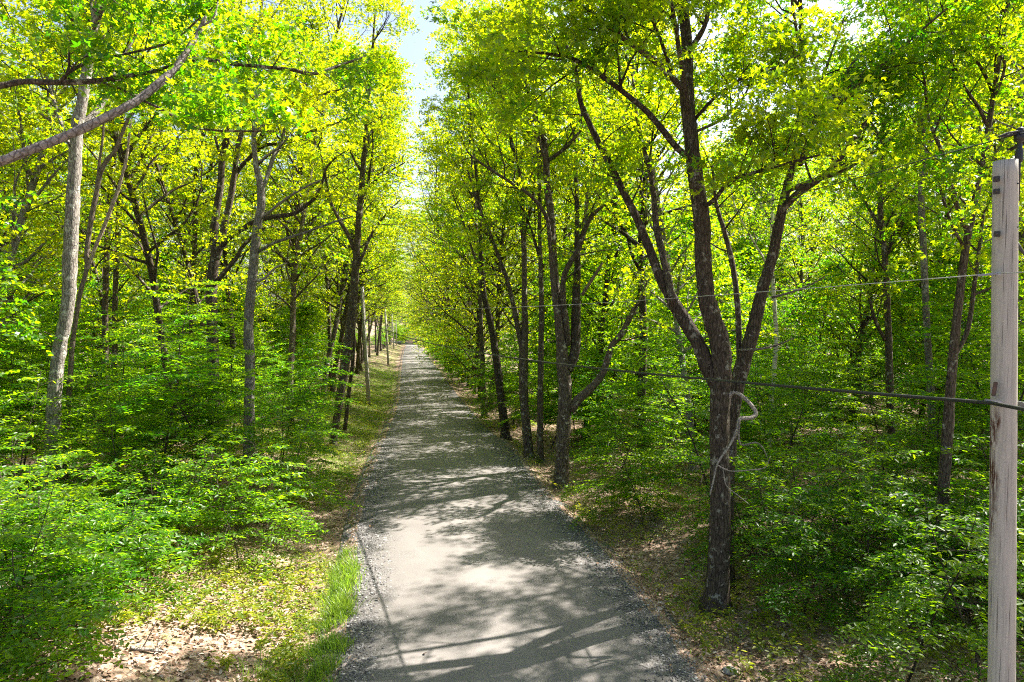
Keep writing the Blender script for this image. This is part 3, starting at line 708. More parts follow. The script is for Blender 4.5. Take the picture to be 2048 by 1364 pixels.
# the maple just outside the left edge of the frame, whose limbs reach across
DF = 7.6
root_d = on_ground(-520, 1364) if False else DF
bx = P(-330, 600, DF)
gz = float(ground_z(bx[0], DF))
rt = thing("maple_tree", "leafy maple beyond the left edge, its limbs, one bare, reaching across the top left", "tree", (bx[0], DF, gz))
loc = np.array([bx[0], DF, gz])
tp = np.array([[bx[0], DF, gz - .2], [bx[0] + .05, DF, gz + 2], [bx[0] - .05, DF + .1, gz + 5], [bx[0] + .1, DF, gz + 8], [bx[0] + .1, DF + .2, gz + 12], [bx[0] - .1, DF, gz + 15]])
c4 = catmull(np.column_stack([tp, [.27, .22, .2, .17, .1, .03]]), 5)
def L2(rows, **op):
    p, r = pix_line(rows, DF, 0); return (p - loc, r, op)
limbs = [
    L2([(-330, 470, 30, 0), (-200, 400, 27, 0), (-80, 350, 25, 0), (0, 323, 22, 0), (60, 300, 21, .1), (110, 281, 20, .2), (165, 257, 20, .3), (215, 233, 19, .4), (260, 210, 18, .5), (292, 188, 17, .6), (322, 163, 17, .7), (350, 138, 15, .8), (372, 105, 14, .9), (393, 72, 12, 1.), (406, 46, 9, 1.), (411, 32, 5, 1.)], name='dead_limb', mat=bark_mat("bare_limb_bark", (.10, .085, .08), (.26, .22, .20), (.36, .33, .30), .64, .7, 6.3), n=0),
    L2([(408, 50, 5, 1.), (424, 40, 4.5, 1.), (432, 22, 3, 1.), (436, 2, 2, 1.)], **DEADM),
    L2([(-330, 260, 22, 0), (-150, 195, 18, 0), (-60, 176, 16, .2), (0, 171, 14, .4), (50, 163, 13, .5), (110, 165, 13, .6), (190, 162, 12, .8), (250, 152, 10, .9), (300, 145, 8, 1.), (345, 130, 7, 1.2), (375, 118, 8, 1.4), (420, 120, 9, 1.6), (470, 128, 9, 1.8), (530, 134, 8, 2.), (585, 140, 8, 2.2), (625, 148, 8, 2.4), (665, 136, 6, 2.6), (705, 122, 5, 2.8), (732, 112, 3, 3.)], n=11, t0=.3, len=.9),
    L2([(185, 162, 7, .8), (235, 175, 6, .8), (280, 198, 6, .7), (330, 222, 5.5, .6), (375, 250, 5.5, .5), (420, 260, 5, .4), (480, 262, 4.5, .3), (548, 262, 3, .2)], n=3, t0=.5, len=.5),
    L2([(118, 165, 6, .6), (135, 148, 6, .6), (165, 130, 6, .7), (215, 116, 5, .8), (265, 105, 5, .9), (325, 90, 5, 1.), (360, 72, 4, 1.1), (395, 40, 4, 1.2), (430, 10, 3, 1.3), (450, -30, 2, 1.3)], n=7, t0=.2, len=.8),
    L2([(-330, 60, 18, 0), (-150, 0, 16, .6), (0, -40, 13, 1), (180, -90, 9, 1.5), (330, -130, 5, 2)], n=12, t0=.2, len=1.6),
]
build_tree(rt, (c4[:, :3] - loc, c4[:, 3], dict(n=12, t0=.5, len=2.2)), limbs, M_BARK, M_MAPLE, T_MAPLE, dict(per=24, size=.082, spread=.45, n2=4, dens=.85))
TREES.append((loc[0], loc[1]))

# ------------------------------------------------------------------ forest trees (a few kinds, then copies)
def make_forest_tree(name, label, h, cr, base_t, n1, per, leafm, tmpl, size, bark, lean=.03, r0=None):
    root = thing(name, label, "tree", (0, 0, 0))
    r0 = r0 or h * .0075
    m = 9; p = [np.array([0, 0, -.2])]; d = np.array([0, 0, 1.])
    for k in range(m):
        d = norm(d + nr.normal(size=3) * np.array([.07, .07, 0])); p.append(p[-1] + d * h / m)
    p = catmull(p, 3); rad = np.linspace(1, .15, len(p)) ** .8 * r0; rad[0] *= 1.7; rad[1] *= 1.05
    tb = Tubes(); tb.add(p, rad, 9, .05)
    sites = []
    for k in range(n1):
        t = base_t + (1 - base_t) * (k + .5) / n1
        q = t * (len(p) - 1); i = int(min(q, len(p) - 2)); st = p[i] + (p[i + 1] - p[i]) * (q - i)
        az = k * 2.4 + rnd.uniform(-.5, .5); tt = (t - base_t) / (1 - base_t)
        el = R(rnd.uniform(25, 45) + 30 * tt)
        ln = cr * (0.55 + .75 * math.sin(math.pi * min(1, .25 + .75 * tt)) ) * rnd.uniform(.75, 1.25) * (1 if tt < .85 else .7)
        dd = np.array([math.cos(az) * math.cos(el), math.sin(az) * math.cos(el), math.sin(el)])
        pp = [st]
        for j in range(6):
            dd = norm(dd + nr.normal(size=3) * .14 + np.array([0, 0, .02])); pp.append(pp[-1] + dd * ln / 6)
        pp = np.array(pp); rr = np.linspace(min(rad[i] * .6, .02 * ln), .008, 7)
        tb.add(pp, rr, 5)
        for (p2, r2) in side_branches(pp, rr, 7, ln * .55, .2, .05, 1.0):
            tb.add(p2, r2, 3)
            for qq in (1, 3, 5): sites.append((p2[qq], p2[qq] - p2[qq - 1]))
        sites.append((pp[-1], pp[-1] - pp[-2]))
    link("trunk", tb.mesh("trunk", bark), root)
    lv = spray_leaves(sites, per, size, .52, .7, .10, .2)
    link("crown", leaf_mesh("crown", *lv, tmpl, leafm), root)
    return root

def make_sapling(name, label, h, w, n1, leafm, size, stem_r=.02, stems=1):
    """young beech: tiers of level sprays, leaves set alternately along each twig"""
    root = thing(name, label, "sapling", (0, 0, 0))
    tb = Tubes(); pos, nrm, tip, tn = [], [], [], []
    def leaves_on(p, r):
        L = np.concatenate([[0], np.cumsum(np.linalg.norm(np.diff(p, axis=0), axis=1))])
        n = max(3, int(L[-1] / (size * .42)))
        tt = np.linspace(.12, 1.0, n) * L[-1]
        q = np.stack([np.interp(tt, L, p[:, i]) for i in range(3)], -1)
        d = norm(p[-1] - p[0]); lat = norm(np.cross(d, [0, 0, 1.]))
        sg = np.where(np.arange(n) % 2, 1, -1)[:, None]
        pos.append(q); tip.append(d * .6 + lat * sg + nr.normal(size=(n, 3)) * .18 - np.array([0, 0, .30]))
        nrm.append(np.array([0, 0, 1.]) + nr.normal(size=(n, 3)) * .32); tn.append(np.full(n, nr.normal() * .15))
    for s_ in range(stems):
        d = norm(np.array([nr.normal() * .12, nr.normal() * .12, 1])); p = [np.array([nr.normal() * .08 * (stems > 1), nr.normal() * .08 * (stems > 1), -.1])]
        for k in range(7):
            d = norm(d + nr.normal(size=3) * np.array([.09, .09, 0])); p.append(p[-1] + d * h * rnd.uniform(.9, 1.05) / 7)
        p = catmull(p, 2); rad = np.linspace(stem_r, .005, len(p)); tb.add(p, rad, 6)
        for k in range(n1):
            t = .22 + .78 * (k + rnd.random()) / n1
            q = min(t, .999) * (len(p) - 1); i = int(q); st = p[i] + (p[i + 1] - p[i]) * (q - i)
            az = k * 2.4 + rnd.uniform(-.6, .6); el = R(rnd.uniform(0, 35))
            ln = w * (1.15 - .75 * t) * rnd.uniform(.7, 1.25)
            dd = np.array([math.cos(az) * math.cos(el), math.sin(az) * math.cos(el), math.sin(el)])
            pp = [st]
            for j in range(6):
                dd = norm(dd + nr.normal(size=3) * .08 - np.array([0, 0, .09])); pp.append(pp[-1] + dd * ln / 6)
            pp = np.array(pp); tb.add(pp, np.linspace(max(.005, rad[i] * .5), .003, 7), 4)
            lat = norm(np.cross(norm(pp[-1] - pp[0]), [0, 0, 1.]))
            nt_ = max(3, int(ln / .16))
            for j in range(nt_):
                f = .2 + .8 * (j + .5) / nt_; a = f * 6; ii = int(min(a, 5)); b0 = pp[ii] + (pp[ii + 1] - pp[ii]) * (a - ii)
                sg = 1 if j % 2 else -1
                tl = ln * .42 * (1.1 - .6 * f) * rnd.uniform(.7, 1.2)
                td = norm(norm(pp[ii + 1] - pp[ii]) * .75 + lat * sg * .8 + nr.normal(size=3) * .1)
                tp_ = np.array([b0, b0 + td * tl * .5, b0 + td * tl - np.array([0, 0, .1 * tl])])
                tb.add(tp_, [.004, .003, .002], 3); leaves_on(tp_, None)
            leaves_on(pp[3:], None)
    link("stem", tb.mesh("stem", M_TWIG), root)
    pos = np.concatenate(pos); n = len(pos)
    sz = size * nr.uniform(.7, 1.2, n)
    tnt = np.clip(.5 + np.concatenate(tn) + nr.normal(size=n) * .15, 0, 1)
    link("foliage", leaf_mesh("foliage", pos, np.concatenate(nrm), np.concatenate(tip), sz, tnt, T_OVAL, leafm), root)
    return root

KINDS = []
for k in range(10):
    h = [22, 20, 24, 19, 22, 10, 8, 20, 22.5, 16][k]
    KINDS.append(make_forest_tree("maple_tree", "x", h, [3.3, 3.0, 3.6, 3.0, 3.4, 2.4, 2.2, 4.9, 5.4, 4.4][k], [.26, .20, .30, .16, .24, .14, .12, .08, .20, .06][k],
                 [36, 34, 38, 36, 36, 28, 26, 42, 44, 38][k], 21, M_BEECH if k in (5, 6) else (M_YELLOW if k != 3 else M_MAPLE), T_DIAM, .135, [M_BARK, M_BARK_L, M_BARK, M_BARK, M_BARK_L, M_TWIG, M_TWIG, M_BARK, M_BARK, M_BARK][k]))
SAPS = []
for k in range(8):
    SAPS.append(make_sapling("beech_sapling", "x", [2.4, 3.4, 4.6, 5.6, 1.7, 3.8, 3.0, 6.8][k], [1.4, 1.7, 2.0, 2.3, 1.1, 1.8, 1.6, 2.5][k],
                [19, 26, 36, 46, 14, 29, 23, 56][k], M_BEECH, .105, [.014, .02, .025, .032, .01, .022, .018, .035][k], 2 if k in (0, 4, 6) else 1))

USED = set()
def place(protos, x, y, label, group, sc=(.85, 1.15), rz=None, allow=None):
    k = rnd.choice(allow) if allow else rnd.randrange(len(protos))
    proto = protos[k]; s_ = rnd.uniform(*sc); rz = rnd.uniform(0, 6.28) if rz is None else rz
    loc = (x, y, float(ground_z(x, y)) - .05)
    if id(proto) not in USED:
        USED.add(id(proto)); proto.location = loc; proto.rotation_euler = (0, 0, rz); proto.scale = (s_, s_, s_ * rnd.uniform(.95, 1.05))
        proto["label"] = label; proto["group"] = group
        return proto
    return copy_thing(proto, loc, rz, (s_, s_, s_ * rnd.uniform(.92, 1.08)), label, group)

def free(x, y, md, lst): return all((x - a) ** 2 + (y - b) ** 2 > md * md for a, b in lst)

ZONES = {
 'Lrow': ("leafy maple in the row along the left bank, behind the line of wooden poles", "trees lining the left bank"),
 'Rrow': ("leafy maple in the row along the right road edge, far down the road", "trees lining the right road edge"),
 'L': ("leafy forest tree standing in the woods left of the road", "forest trees left of the road"),
 'R': ("leafy forest tree standing in the woods right of the road", "forest trees right of the road"),
 'End': ("distant leafy tree closing off the woods at the far end of the road", "trees at the far end of the road"),
}
# rows along the road
y = 44.0
while y < 215:
    x = float(xr(y)) + rnd.uniform(.9, 2.2)
    if free(x, y, 2.5, TREES):
        place(KINDS, x, y, *ZONES['Rrow'], sc=(.95, 1.15), allow=[7, 8, 9, 8]); TREES.append((x, y))
    y += rnd.uniform(3.6, 5.5) * (1 if y < 110 else 1.8)
y = 36.0
while y < 225:
    x = float(xl(y)) - rnd.uniform(4.4, 6.0)
    if free(x, y, 2.5, TREES):
        place(KINDS, x, y, *ZONES['Lrow'], sc=(1.0, 1.2), allow=[8, 8, 2, 0]); TREES.append((x, y))
    y += rnd.uniform(4.0, 6.0) * (1 if y < 110 else 1.8)
# woods
def woods(side, n, y0, y1, zone, md):
    got = 0; tries = 0
    while got < n and tries < n * 60:
        tries += 1
        y = y0 + (y1 - y0) * rnd.random() ** 1.15
        half = y * .80 + 5
        if side < 0:
            lo = -half; hi = float(xl(y)) - 6.5
        else:
            lo = float(xr(y)) + 3.0; hi = half
        if y > 60:
            if side < 0: lo = max(lo, hi - 45)
            else: hi = min(hi, lo + 55)
        if hi <= lo: continue
        x = rnd.uniform(lo, hi)
        if side < 0 and y < 28 and -20 < x / y * F + 1024 < 330: continue
        if side > 0 and y < 25 and x < 15: continue
        if not free(x, y, md, TREES): continue
        TREES.append((x, y)); got += 1
        place(KINDS, x, y, *ZONES[zone], sc=(.85, 1.12), allow=[0, 1, 2, 3, 4, 5, 6, 5, 6])
woods(-1, 95, 17, 82, 'L', 2.9)
woods(1, 120, 14, 85, 'R', 2.7)
for k in range(44):
    y = rnd.uniform(228, 268); x = float(xr(y)) + 1.5 + 26 * rnd.random()
    if free(x, y, 2.2, TREES):
        TREES.append((x, y)); place(KINDS, x, y, *ZONES['End'], sc=(.8, 1.0), allow=[7, 9, 5, 6, 8])
for k in range(12):
    y = rnd.uniform(225, 300); x = float(xl(225)) + rnd.uniform(-34, 46)
    if float(xl(y)) - 2 < x < float(xr(y)) + 2: x += 8
    if free(x, y, 4, TREES):
        TREES.append((x, y)); place(KINDS, x, y, *ZONES['End'], sc=(.95, 1.15), allow=[0, 1, 2, 3, 4])

for (x, y) in ((3.6, 33.5), (3.0, 40.5), (6.8, 37.0), (12.5, 6.5), (15.5, 11.0), (-14.0, 9.5), (-17, 14)):  # right-hand trees are added for their shade; two stand out of view
    TREES.append((x, y)); place(KINDS, x, y, *ZONES['R' if x > 0 else 'L'], sc=(.85, .95), allow=[0, 2])
# understorey
SAP = []
def saplings(side, n, y0, y1, md, s0, allow, label, group, smax=60, pw=1.3):
    got = tries = 0
    while got < n and tries < n * 60:
        tries += 1
        y = y0 + (y1 - y0) * rnd.random() ** pw
        half = y * .80 + 2
        if side < 0: lo, hi = max(-half, float(xl(y)) - smax), float(xl(y)) - s0
        else: lo, hi = float(xr(y)) + s0, min(half, float(xr(y)) + smax)
        if hi <= lo: continue
        x = rnd.uniform(lo, hi)
        if not free(x, y, md, SAP) or (side < 0 and y > 24 and x > float(xl(y)) - 5.6): continue
        if side < 0 and 11 < y < 20 and abs(x / y * F + 1024 - 125) < 70: continue
        SAP.append((x, y)); got += 1
        place(SAPS, x, y, label, group, allow=allow, sc=(.8, 1.15))
for (u, d_, k) in ((600, 22, 1), (560, 19, 1), (592, 29, 2), (520, 17, 6), (560, 26, 3), (612, 35, 1), (545, 24, 2), (625, 44, 1), (470, 15.5, 1)):
    x = (u - 1024) / F * d_; SAP.append((x, d_))
    place(SAPS, x, d_, "broad beech sapling fringing the open strip beside the left verge", "saplings fringing the left verge", allow=[k], sc=(.85, 1.05))
for (u, d_, k) in ((1225, 21, 1), (1290, 19, 1), (1345, 23, 2), (1190, 28, 1), (1265, 26, 3), (1560, 15, 1), (1620, 13.5, 6), (1700, 14.5, 1)):
    x = (u - 1024) / F * d_; SAP.append((x, d_))
    place(SAPS, x, d_, "broad beech sapling fringing the woods just behind the right verge", "saplings behind the right verge", allow=[k], sc=(.85, 1.05))
saplings(-1, 30, 7.5, 16, .75, 4.0, [0, 1, 4, 6, 5], "low spreading beech sapling near the camera left of the road", "near saplings left of the road", smax=9)
saplings(-1, 100, 13, 75, 1.2, 3.9, [1, 2, 3, 5, 7, 2, 3], "young leafy beech growing beneath the left woods", "saplings under the left woods", pw=1.5)
saplings(1, 22, 10.5, 18, 1.0, 2.6, [0, 1, 4, 6, 5], "low spreading beech sapling near the big maple right of the road", "near saplings right of the road", smax=12)
saplings(1, 80, 17, 70, 1.3, 3.0, [1, 2, 3, 5, 7, 2, 3], "young leafy beech growing beneath the right woods", "saplings under the right woods", pw=1.4)
saplings(-1, 42, 60, 222, 1.5, 6.2, [3, 5, 7, 7], "tall young beech behind the row of wooden poles down the left bank", "saplings behind the pole line", smax=20, pw=1.0)
saplings(1, 46, 29, 150, 1.0, .9, [2, 3, 5, 7], "young leafy beech overhanging the right edge of the road", "saplings along the right road edge", smax=3.2, pw=1.2)
for k in range(28):
    y = rnd.uniform(223, 245); x = float(xr(y)) - 1 + 14 * rnd.random() if k % 2 else float(xl(224)) - 9 * rnd.random()
    place(SAPS, x, y, "distant green sapling where the road runs out of sight", "saplings at the far end of the road", allow=[3, 7], sc=(1.0, 1.3))

# ------------------------------------------------------------------ ground cover
def scatter_xy(n, y0, y1, fx):
    y = nr.uniform(y0, y1, n); return fx(y, nr.random(n)), y
# dead leaves
def litter():
    n = 70000
    y = 7 + 30 * nr.random(n) ** 1.4; half = y * .80 + 1
    x = nr.uniform(-1, 1, n) * half
    a, b = xl(y), xr(y)
    off = np.maximum(a - x, x - b)
    keep = (off > .15) | ((off > -.5) & (nr.random(n) < .05)) | (nr.random(n) < .0015)
    x, y = x[keep], y[keep]; n = len(x)
    z = np.maximum(ground_z(x, y), np.where((x > xl(y)) & (x < xr(y)), zroad(y) + .045, -99)) + .012 + .03 * nr.random(n)
    m, nt, out = mat_new("dead_leaf"); L = nt.links.new
    at = N(nt, "ShaderNodeAttribute", attribute_name="tint")
    r = ramp(nt, [(0, (.09, .055, .035)), (.35, (.22, .14, .09)), (.7, (.38, .28, .21)), (1, (.55, .46, .39))], at.outputs["Fac"])
    df = N(nt, "ShaderNodeBsdfDiffuse"); L(r.outputs[0], df.inputs[0]); L(df.outputs[0], out.inputs[0])
    me = leaf_mesh("leaf_litter", np.stack([x, y, z], -1), np.array([0, 0, 1.]) + nr.normal(size=(n, 3)) * .35, nr.normal(size=(n, 3)),
                   .085 * nr.uniform(.6, 1.3, n), nr.random(n), T_OVAL, m)
    tag(link("leaf_litter", me), "brown fallen leaves covering the forest floor", kind="stuff")
litter()
def seedlings(name, n, dens, size, label, y1=60, hh=.34):
    y = 7 + (y1 - 7) * nr.random(n) ** 1.35; half = y * .80 + 1
    x = nr.uniform(-1, 1, n) * half
    sl = xl(y) - x; sr = x - xr(y)
    dn = vnoise(x, y, 1.7) * .6 + vnoise(x + 5, y, .6) * .4
    prob = np.where(sl > .5, np.where(sl < 6, .8, .8), np.where(sr > .3, .45, 0))
    keep = (dn > .5 - .12 * (sl > 0)) & (nr.random(n) < prob)
    x, y = x[keep], y[keep]; n = len(x); per = 5
    ht = hh * nr.uniform(.3, 1.2, n)
    az = nr.uniform(0, 6.28, n)[:, None] + np.arange(per)[None] * 1.26 + nr.normal(size=(n, per)) * .3
    z = ground_z(x, y)
    tip = np.stack([np.cos(az), np.sin(az), np.full_like(az, -.1)], -1)
    pos = np.stack([np.repeat(x[:, None], per, 1), np.repeat(y[:, None], per, 1), z[:, None] + ht[:, None] * nr.uniform(.6, 1.0, (n, per))], -1) + tip * .02
    nrm = np.array([0, 0, 1.]) + nr.normal(size=(n, per, 3)) * .3
    tn = np.clip(np.repeat(nr.uniform(.15, .9, n)[:, None], per, 1) + nr.normal(size=(n, per)) * .1, 0, 1)
    me = leaf_mesh(name, pos.reshape(-1, 3), nrm.reshape(-1, 3), tip.reshape(-1, 3), size * nr.uniform(.6, 1.3, n * per), tn.ravel(), T_OVAL, M_COVER)
    tag(link(name, me), label, kind="stuff")
seedlings("ground_cover", 80000, .5, .09, "low green seedlings spread over the forest floor")

def grass(name, spots, size, label, per=60, rad=.22):
    c = np.array(spots); n = len(c)
    x = np.repeat(c[:, 0], per) + nr.normal(size=n * per) * rad; y = np.repeat(c[:, 1], per) + nr.normal(size=n * per) * rad
    z = ground_z(x, y) - .01
    m = len(x)
    up = norm(np.array([0, 0, 1.]) + nr.normal(size=(m, 3)) * .28)
    side = norm(np.cross(up, nr.normal(size=(m, 3)))); bend = np.cross(up, side)
    h = np.repeat(nr.uniform(.6, 1.15, n), per) * size * nr.uniform(.5, 1.2, m); w = .0035 + .010 * h
    b = np.stack([x, y, z], -1); H = h[:, None]; W = w[:, None]
    v = np.stack([b - side * W, b + side * W, b + up * H * .55 + side * W * .8 + bend * H * .12, b + up * H * .55 - side * W * .8 + bend * H * .12,
                  b + up * H * .92 + bend * H * .50], 1)
    off = (np.arange(m) * 5)[:, None]
    q = np.array([[0, 1, 2, 3]]) + off; t3 = np.array([[3, 2, 4]]) + off
    tn = np.repeat(np.clip(nr.normal(.5, .2, m), 0, 1), 5)
    tag(link(name, mesh_np(name, v.reshape(-1, 3), [q, t3], M_GRASS, tn)), label, kind="stuff")
spots = []
for k in range(300):
    y = 9 + 8 * rnd.random() ** 1.2
    if vnoise(y, 3.3, .45) < .3: continue
    spots.append((float(xl(y)) + .1 - abs(rnd.gauss(.32, .38)) * (1.3 if y < 12 else .7), y))
grass("grass", spots, .28, "long fresh grass along the left edge of the road", 34, .12)
spots = []
for k in range(2600):
    y = 15 + 75 * rnd.random() ** 1.2
    off = abs(rnd.gauss(1.6, 1.6)) + .4
    if y < 24 and rnd.random() < .7: continue
    if off < 6: spots.append((float(xl(y)) - off, y))
grass("bank_grass", spots, .16, "short yellow-green grass tufts on the left bank", 26, .30)
spots = []
for k in range(200):
    y = 9 + 50 * rnd.random(); spots.append((float(xr(y)) + .2 + abs(rnd.gauss(.3, .4)), y))
grass("verge_grass", spots, .14, "sparse grass tufts along the right road edge", 14, .12)

def gravel():
    n = 16000
    y = 8 + 26 * nr.random(n) ** 1.3; a, b = xl(y), xr(y)
    side = nr.random(n) < .5
    o_ = np.abs(nr.normal(size=n)) * .55
    x = np.where(side, a - .12 + o_, b + .12 - o_ * 1.3)
    keep = (x > a - .3) & (x < b + .3); x, y = x[keep], y[keep]; n = len(x)
    z = zroad(y) + .01 + .02 * smooth(-.1, .6, np.minimum(x - xl(y), xr(y) - x))
    O = np.array([(1, 0, 0), (-1, 0, 0), (0, 1, 0), (0, -1, 0), (0, 0, .7), (0, 0, -.5)])
    f = np.array([[0, 2, 4], [2, 1, 4], [1, 3, 4], [3, 0, 4]])
    v = np.stack([x, y, z], -1)[:, None] + O[None] * (.012 + .02 * nr.random(n) ** 2)[:, None, None] * nr.uniform(.6, 1.3, (n, 6, 1))
    m, nt, out = mat_new("crushed_stone")
    at = N(nt, "ShaderNodeAttribute", attribute_name="tint")
    r = ramp(nt, [(0, (.06, .058, .056)), (.75, (.17, .165, .16)), (1, (.42, .41, .39))], at.outputs["Fac"])
    df = N(nt, "ShaderNodeBsdfDiffuse"); nt.links.new(r.outputs[0], df.inputs[0]); nt.links.new(df.outputs[0], out.inputs[0])
    fa = (f[None] + (np.arange(n) * 6)[:, None, None]).reshape(-1, 3)
    tag(link("gravel", mesh_np("gravel", v.reshape(-1, 3), [fa], m, np.repeat(nr.random(n), 6))), "loose dark gravel along both edges of the road", kind="stuff")
gravel()

# ------------------------------------------------------------------ fallen wood, stones, broken snag
def log_at(u1, v1, u2, v2, w, label, name="fallen_branch", cat="branch", lift=.05, mat=M_DEAD, twigs=3):
    d1 = on_ground(u1, v1); d2 = on_ground(u2, v2)
    a, b = P(u1, v1, d1), P(u2, v2, d2)
    n = 7; pts = np.array([a + (b - a) * t for t in np.linspace(0, 1, n)]); pts += nr.normal(size=pts.shape) * w * .5
    pts[:, 2] = ground_z(pts[:, 0], pts[:, 1]) + lift
    loc = pts[0].copy(); root = thing(name, label, cat, tuple(loc))
    tb = Tubes(); tb.add(catmull(pts - loc, 3), np.linspace(w, w * .5, (n - 1) * 3 + 1), 8, .06, cap=True)
    link("stem", tb.mesh("stem", mat), root)
    for (p, r) in side_branches(pts - loc, np.full(n, w), twigs, .6, .2, .3, 1.):
        t2 = Tubes(); t2.add(p, r, 5); link("twig", t2.mesh("twig", mat), root)
log_at(262, 1308, 330, 1316, .035, "short pale stick on the leaf litter near the lower left corner of the clearing")
log_at(150, 1060, 262, 1092, .05, "pale fallen branch lying under the near saplings at left")
log_at(238, 1070, 285, 1118, .035, "thin broken branch slanting beside the pale fallen branch")
log_at(1300, 905, 1370, 912, .05, "dark log on the ground behind the many-stemmed maple", mat=M_BARK)
log_at(975, 818, 1002, 808, .10, "mossy log lying at the foot of the straight roadside maple", mat=M_BARK, name="fallen_log", cat="log", twigs=0)

def rock(u, v, s_, label):
    d = on_ground(u, v); p = P(u, v, d)
    import bmesh
    bm = bmesh.new(); bmesh.ops.create_icosphere(bm, subdivisions=3, radius=1)
    for w in bm.verts:
        k = 1 + .35 * (vnoise(w.co.x + p[0], w.co.y + w.co.z, .8) - .5) + .15 * (vnoise(w.co.z * 2 + 3, w.co.x * 2, .6) - .5)
        w.co = Vector((w.co.x * s_ * 1.3 * k, w.co.y * s_ * k, w.co.z * s_ * .7 * k))
    me = bpy.data.meshes.new("rock"); bm.to_mesh(me); bm.free(); me.materials.append(M_STONE)
    for pl in me.polygons: pl.use_smooth = True
    tag(link("rock", me, loc=(p[0], p[1], float(ground_z(p[0], p[1])) + s_ * .2)), label, "rock")
rock(342, 962, .28, "grey fieldstone under the saplings left of the road, larger of two")
rock(362, 976, .18, "small grey stone beside the larger fieldstone at left")
rock(292, 1112, .20, "pale grey rock beside the pale fallen branch at left")
rock(1460, 1345, .10, "small stone in the litter below the big roadside maple")

# ------------------------------------------------------------------ utility poles and wires
DP = 6.7
ptop = P(2011, 322, DP); pbot = P(2003, 1364, DP)
ax = norm(ptop - pbot)
gz = float(ground_z(pbot[0], DP))
t_ = (gz - .3 - ptop[2]) / ax[2]; pb = ptop + ax * t_
rt = thing("utility_pole", "near weathered wooden utility pole with rusty stains at the right edge", "utility pole", tuple(ptop))
ptopL = np.zeros(3); zt = P(2000, 810, DP)[2] - ptop[2]
PM = pole_mat("weathered_pole_wood", (.40, .372, .325), True, zt)
n = 60; pts = np.array([(pb - ptop) * (1 - k) for k in np.linspace(0, 1, n)])
tb = Tubes(); tb.add(pts, np.linspace(.124, .104, n), 28, .004, cap=True)
link("pole_shaft", tb.mesh("pole_shaft", PM), rt)
def boxm(name, c, sx, sy, sz, mat, parent, rot=None, bev=.004):
    import bmesh
    bm = bmesh.new(); bmesh.ops.create_cube(bm, size=1)
    for v in bm.verts: v.co = Vector((v.co.x * sx, v.co.y * sy, v.co.z * sz))
    bmesh.ops.bevel(bm, geom=bm.edges[:], offset=bev, segments=2, affect='EDGES')
    me = bpy.data.meshes.new(name); bm.to_mesh(me); bm.free(); me.materials.append(mat)
    o = link(name, me, parent); o.location = tuple(c)
    if rot: o.rotation_euler = rot
    return o
def onpole(u, v, r=.13):
    """local point on the camera-facing surface of the pole at picture height v, sideways u"""
    p = P(u, v, DP - .09) - ptop; return p
for (u, v) in ((1993, 358), (1993, 383), (1994, 468)):
    c = onpole(u, v)
    wsh = boxm("washer", c, .055, .012, .055, M_DARKSTEEL, rt, rot=(0, 0, -.75))
    tb = Tubes(); tb.add(np.array([[0.05, .05, 0], [-.045, -.045, 0]]), [.011, .011], 8, cap=True)
    b = link("bolt", tb.mesh("bolt", M_DARKSTEEL, False), rt); b.location = tuple(c)
for (u, v) in ((2035, 367), (2035, 454), (2028, 420)):
    tb = Tubes(); tb.add(np.array([[0, .03, 0], [0, -.008, 0]]), [.009, .008], 8, cap=True)
    b = link("nail_head", tb.mesh("nail_head", M_BLACK, False), rt); b.location = tuple(onpole(u, v))
# insulator on its pin at the top, with the wire tie
pin = P(2038, 330, DP) - ptop
tb = Tubes(); tb.add(np.array([pin + [0, 0, -.35], pin + [0, 0, 0], pin + [0, 0, .12]]), [.016, .016, .014], 10, cap=True)
link("insulator_pin", tb.mesh("insulator_pin", M_DARKSTEEL), rt)
prof = [(0, .028), (.015, .034), (.03, .036), (.11, .033), (.13, .026), (.16, .022), (.19, .02), (.20, .045), (.24, .05), (.27, .045), (.29, .03), (.31, .034), (.33, .02)]
tb = Tubes(); tb.add(np.array([pin + [0, 0, .03 + a] for a, b in prof]), [b for a, b in prof], 18, cap=True)
ins = link("insulator", tb.mesh("insulator", M_BLACK), rt)
PW = P(2036, 268, DP)     # primary wire point
tb = Tubes()
for k in range(5):
    off = np.array([0, (k - 2) * .012, .012 * math.cos(k * 2.1)])
    tb.add(np.array([P(1996, 274, DP) - ptop + off * .3, P(2012, 270, DP) - ptop + off, P(2036, 266, DP) - ptop + off, P(2070, 262, DP) - ptop + off]), [.006, .010, .011, .010], 8)
link("wire_tie", tb.mesh("wire_tie", M_BLACK), rt)
tb = Tubes(); tb.add(np.array([P(2030, 480, DP + .1) - ptop, P(2046, 505, DP + .1) - ptop, P(2090, 550, DP + .1) - ptop]), [.016, .014, .012], 8, cap=True)
link("guy_wire_grip", tb.mesh("guy_wire_grip", M_DARKSTEEL), rt)
# neutral attachment
c = onpole(1993, 548); boxm("neutral_bolt", c, .05, .05, .03, M_STEEL, rt)
tb = Tubes()
a, b = P(1955, 551, DP - .10) - ptop, P(1996, 547, DP - .14) - ptop
for k in range(2):
    pp = np.array([a + (b - a) * t + np.array([0, 0, .008 * math.sin(t * 18 + k * 3.14)]) for t in np.linspace(0, 1, 16)]); tb.add(pp, np.full(16, .007), 6)
link("wire_grip", tb.mesh("wire_grip", M_STEEL), rt)
# cable bracket and clamp
c = onpole(1989, 778); boxm("bracket", c, .035, .03, .14, M_RUST, rt, rot=(0, .12, -.6))
c = onpole(1984, 803); boxm("clamp", c + np.array([-.01, -.03, 0]), .15, .035, .04, M_STEEL, rt, rot=(0, .14, -.15))
c = P(2040, 812, DP) - ptop; boxm("bracket_plate", c, .03, .14, .09, M_STEEL, rt)
# black cable support straps
TREES.append((pb[0], pb[1]))

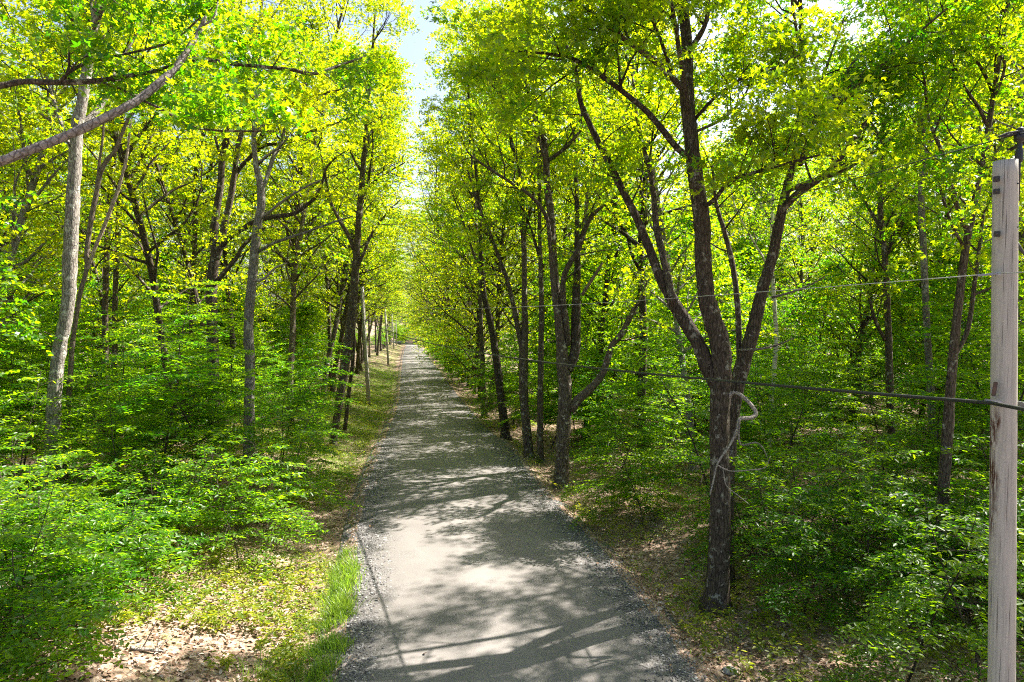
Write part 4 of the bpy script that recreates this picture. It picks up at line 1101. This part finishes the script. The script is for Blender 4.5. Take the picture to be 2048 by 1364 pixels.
# far poles
def far_pole(u, v, utop, vtop, label):
    d = on_ground(u, v)
    b, t3 = P(u, v, d), P(utop, vtop, d)
    gz = float(ground_z(b[0], d)); b[2] = gz - .3
    r = thing("utility_pole", label, "utility pole", (b[0], b[1], gz), "wooden poles along the left bank")
    loc = np.array([b[0], b[1], gz])
    tb = Tubes(); tb.add(np.array([b - loc, (b + t3) / 2 - loc, t3 - loc]), [.16, .14, .12], 14, cap=True); link("pole_shaft", tb.mesh("pole_shaft", PM_FAR), r)
    tb = Tubes(); q = t3 - loc; tb.add(np.array([q + [0, 0, -.1], q + [0, 0, .1], q + [0, 0, .12], q + [0, 0, .25], q + [0, 0, .28]]), [.02, .02, .05, .05, .02], 10, cap=True)
    link("insulator", tb.mesh("insulator", M_BLACK), r)
    return t3
PM_FAR = pole_mat("grey_pole_wood", (.34, .32, .29), False)
tops = [far_pole(738, 812, 724, 573, "weathered wooden pole standing on the left bank beside the leaning maple, first of the row"),
        far_pole(777, 730, 770, 618, "wooden pole on the left bank, second along the row down the road"),
        far_pole(788, 698, 784, 629, "wooden pole on the left bank, third along the row down the road"),
        far_pole(793.5, 690, 792, 634, "small distant wooden pole, farthest of the row on the left bank")]
def wire(name, label, pts, r, sag, mat, straps=False):
    out = []
    for a, b in zip(pts[:-1], pts[1:]):
        a, b = np.array(a), np.array(b); L = np.linalg.norm(b - a)
        for t in np.linspace(0, 1, 40): 
            p = a + (b - a) * t; p[2] -= sag * (L / 45) ** 2 * 4 * t * (1 - t); out.append(p)
    out = np.array(out); keep = np.concatenate([[True], np.linalg.norm(np.diff(out, axis=0), axis=1) > 1e-4]); out = out[keep]
    tb = Tubes(); tb.add(out - out[0], np.full(len(out), r), 7)
    o = link(name, tb.mesh(name, mat), loc=tuple(out[0])); tag(o, label, "wire")
    if straps:
        for t in (1.0, 1.7, 2.6, 3.7, 5, 6.6, 8.5, 11):
            k = np.argmin(np.abs(out[:, 1] - out[0][1] - 5 - t)) if False else None
    return o
off = lambda v: np.array([0, 0, -v])
bx_ = P(2300, 200, 2.0)
wire("power_line", "thin dark top wire slanting from the near pole's insulator across the right trees", [P(2400, 215, 4.0), PW] + [t + [0, 0, .3] for t in tops], .006, .55, M_BLACK)
wire("neutral_wire", "thin pale bare wire running level from the near pole to the far ones", [P(2500, 520, 4.0), P(1996, 547, DP - .14)] + [t - [0, 0, 1.1] for t in tops], .005, .40, M_WIRE)
wire("telephone_cable", "thick black cable strung from the bracket low on the near pole", [P(2500, 905, 4.2), P(1984, 806, DP - .17)] + [t - [0, 0, 2.4] for t in tops], .019, .60, M_BLACK)
print("objects", len(bpy.data.objects), "polys", sum(len(m.polygons) for m in bpy.data.meshes))
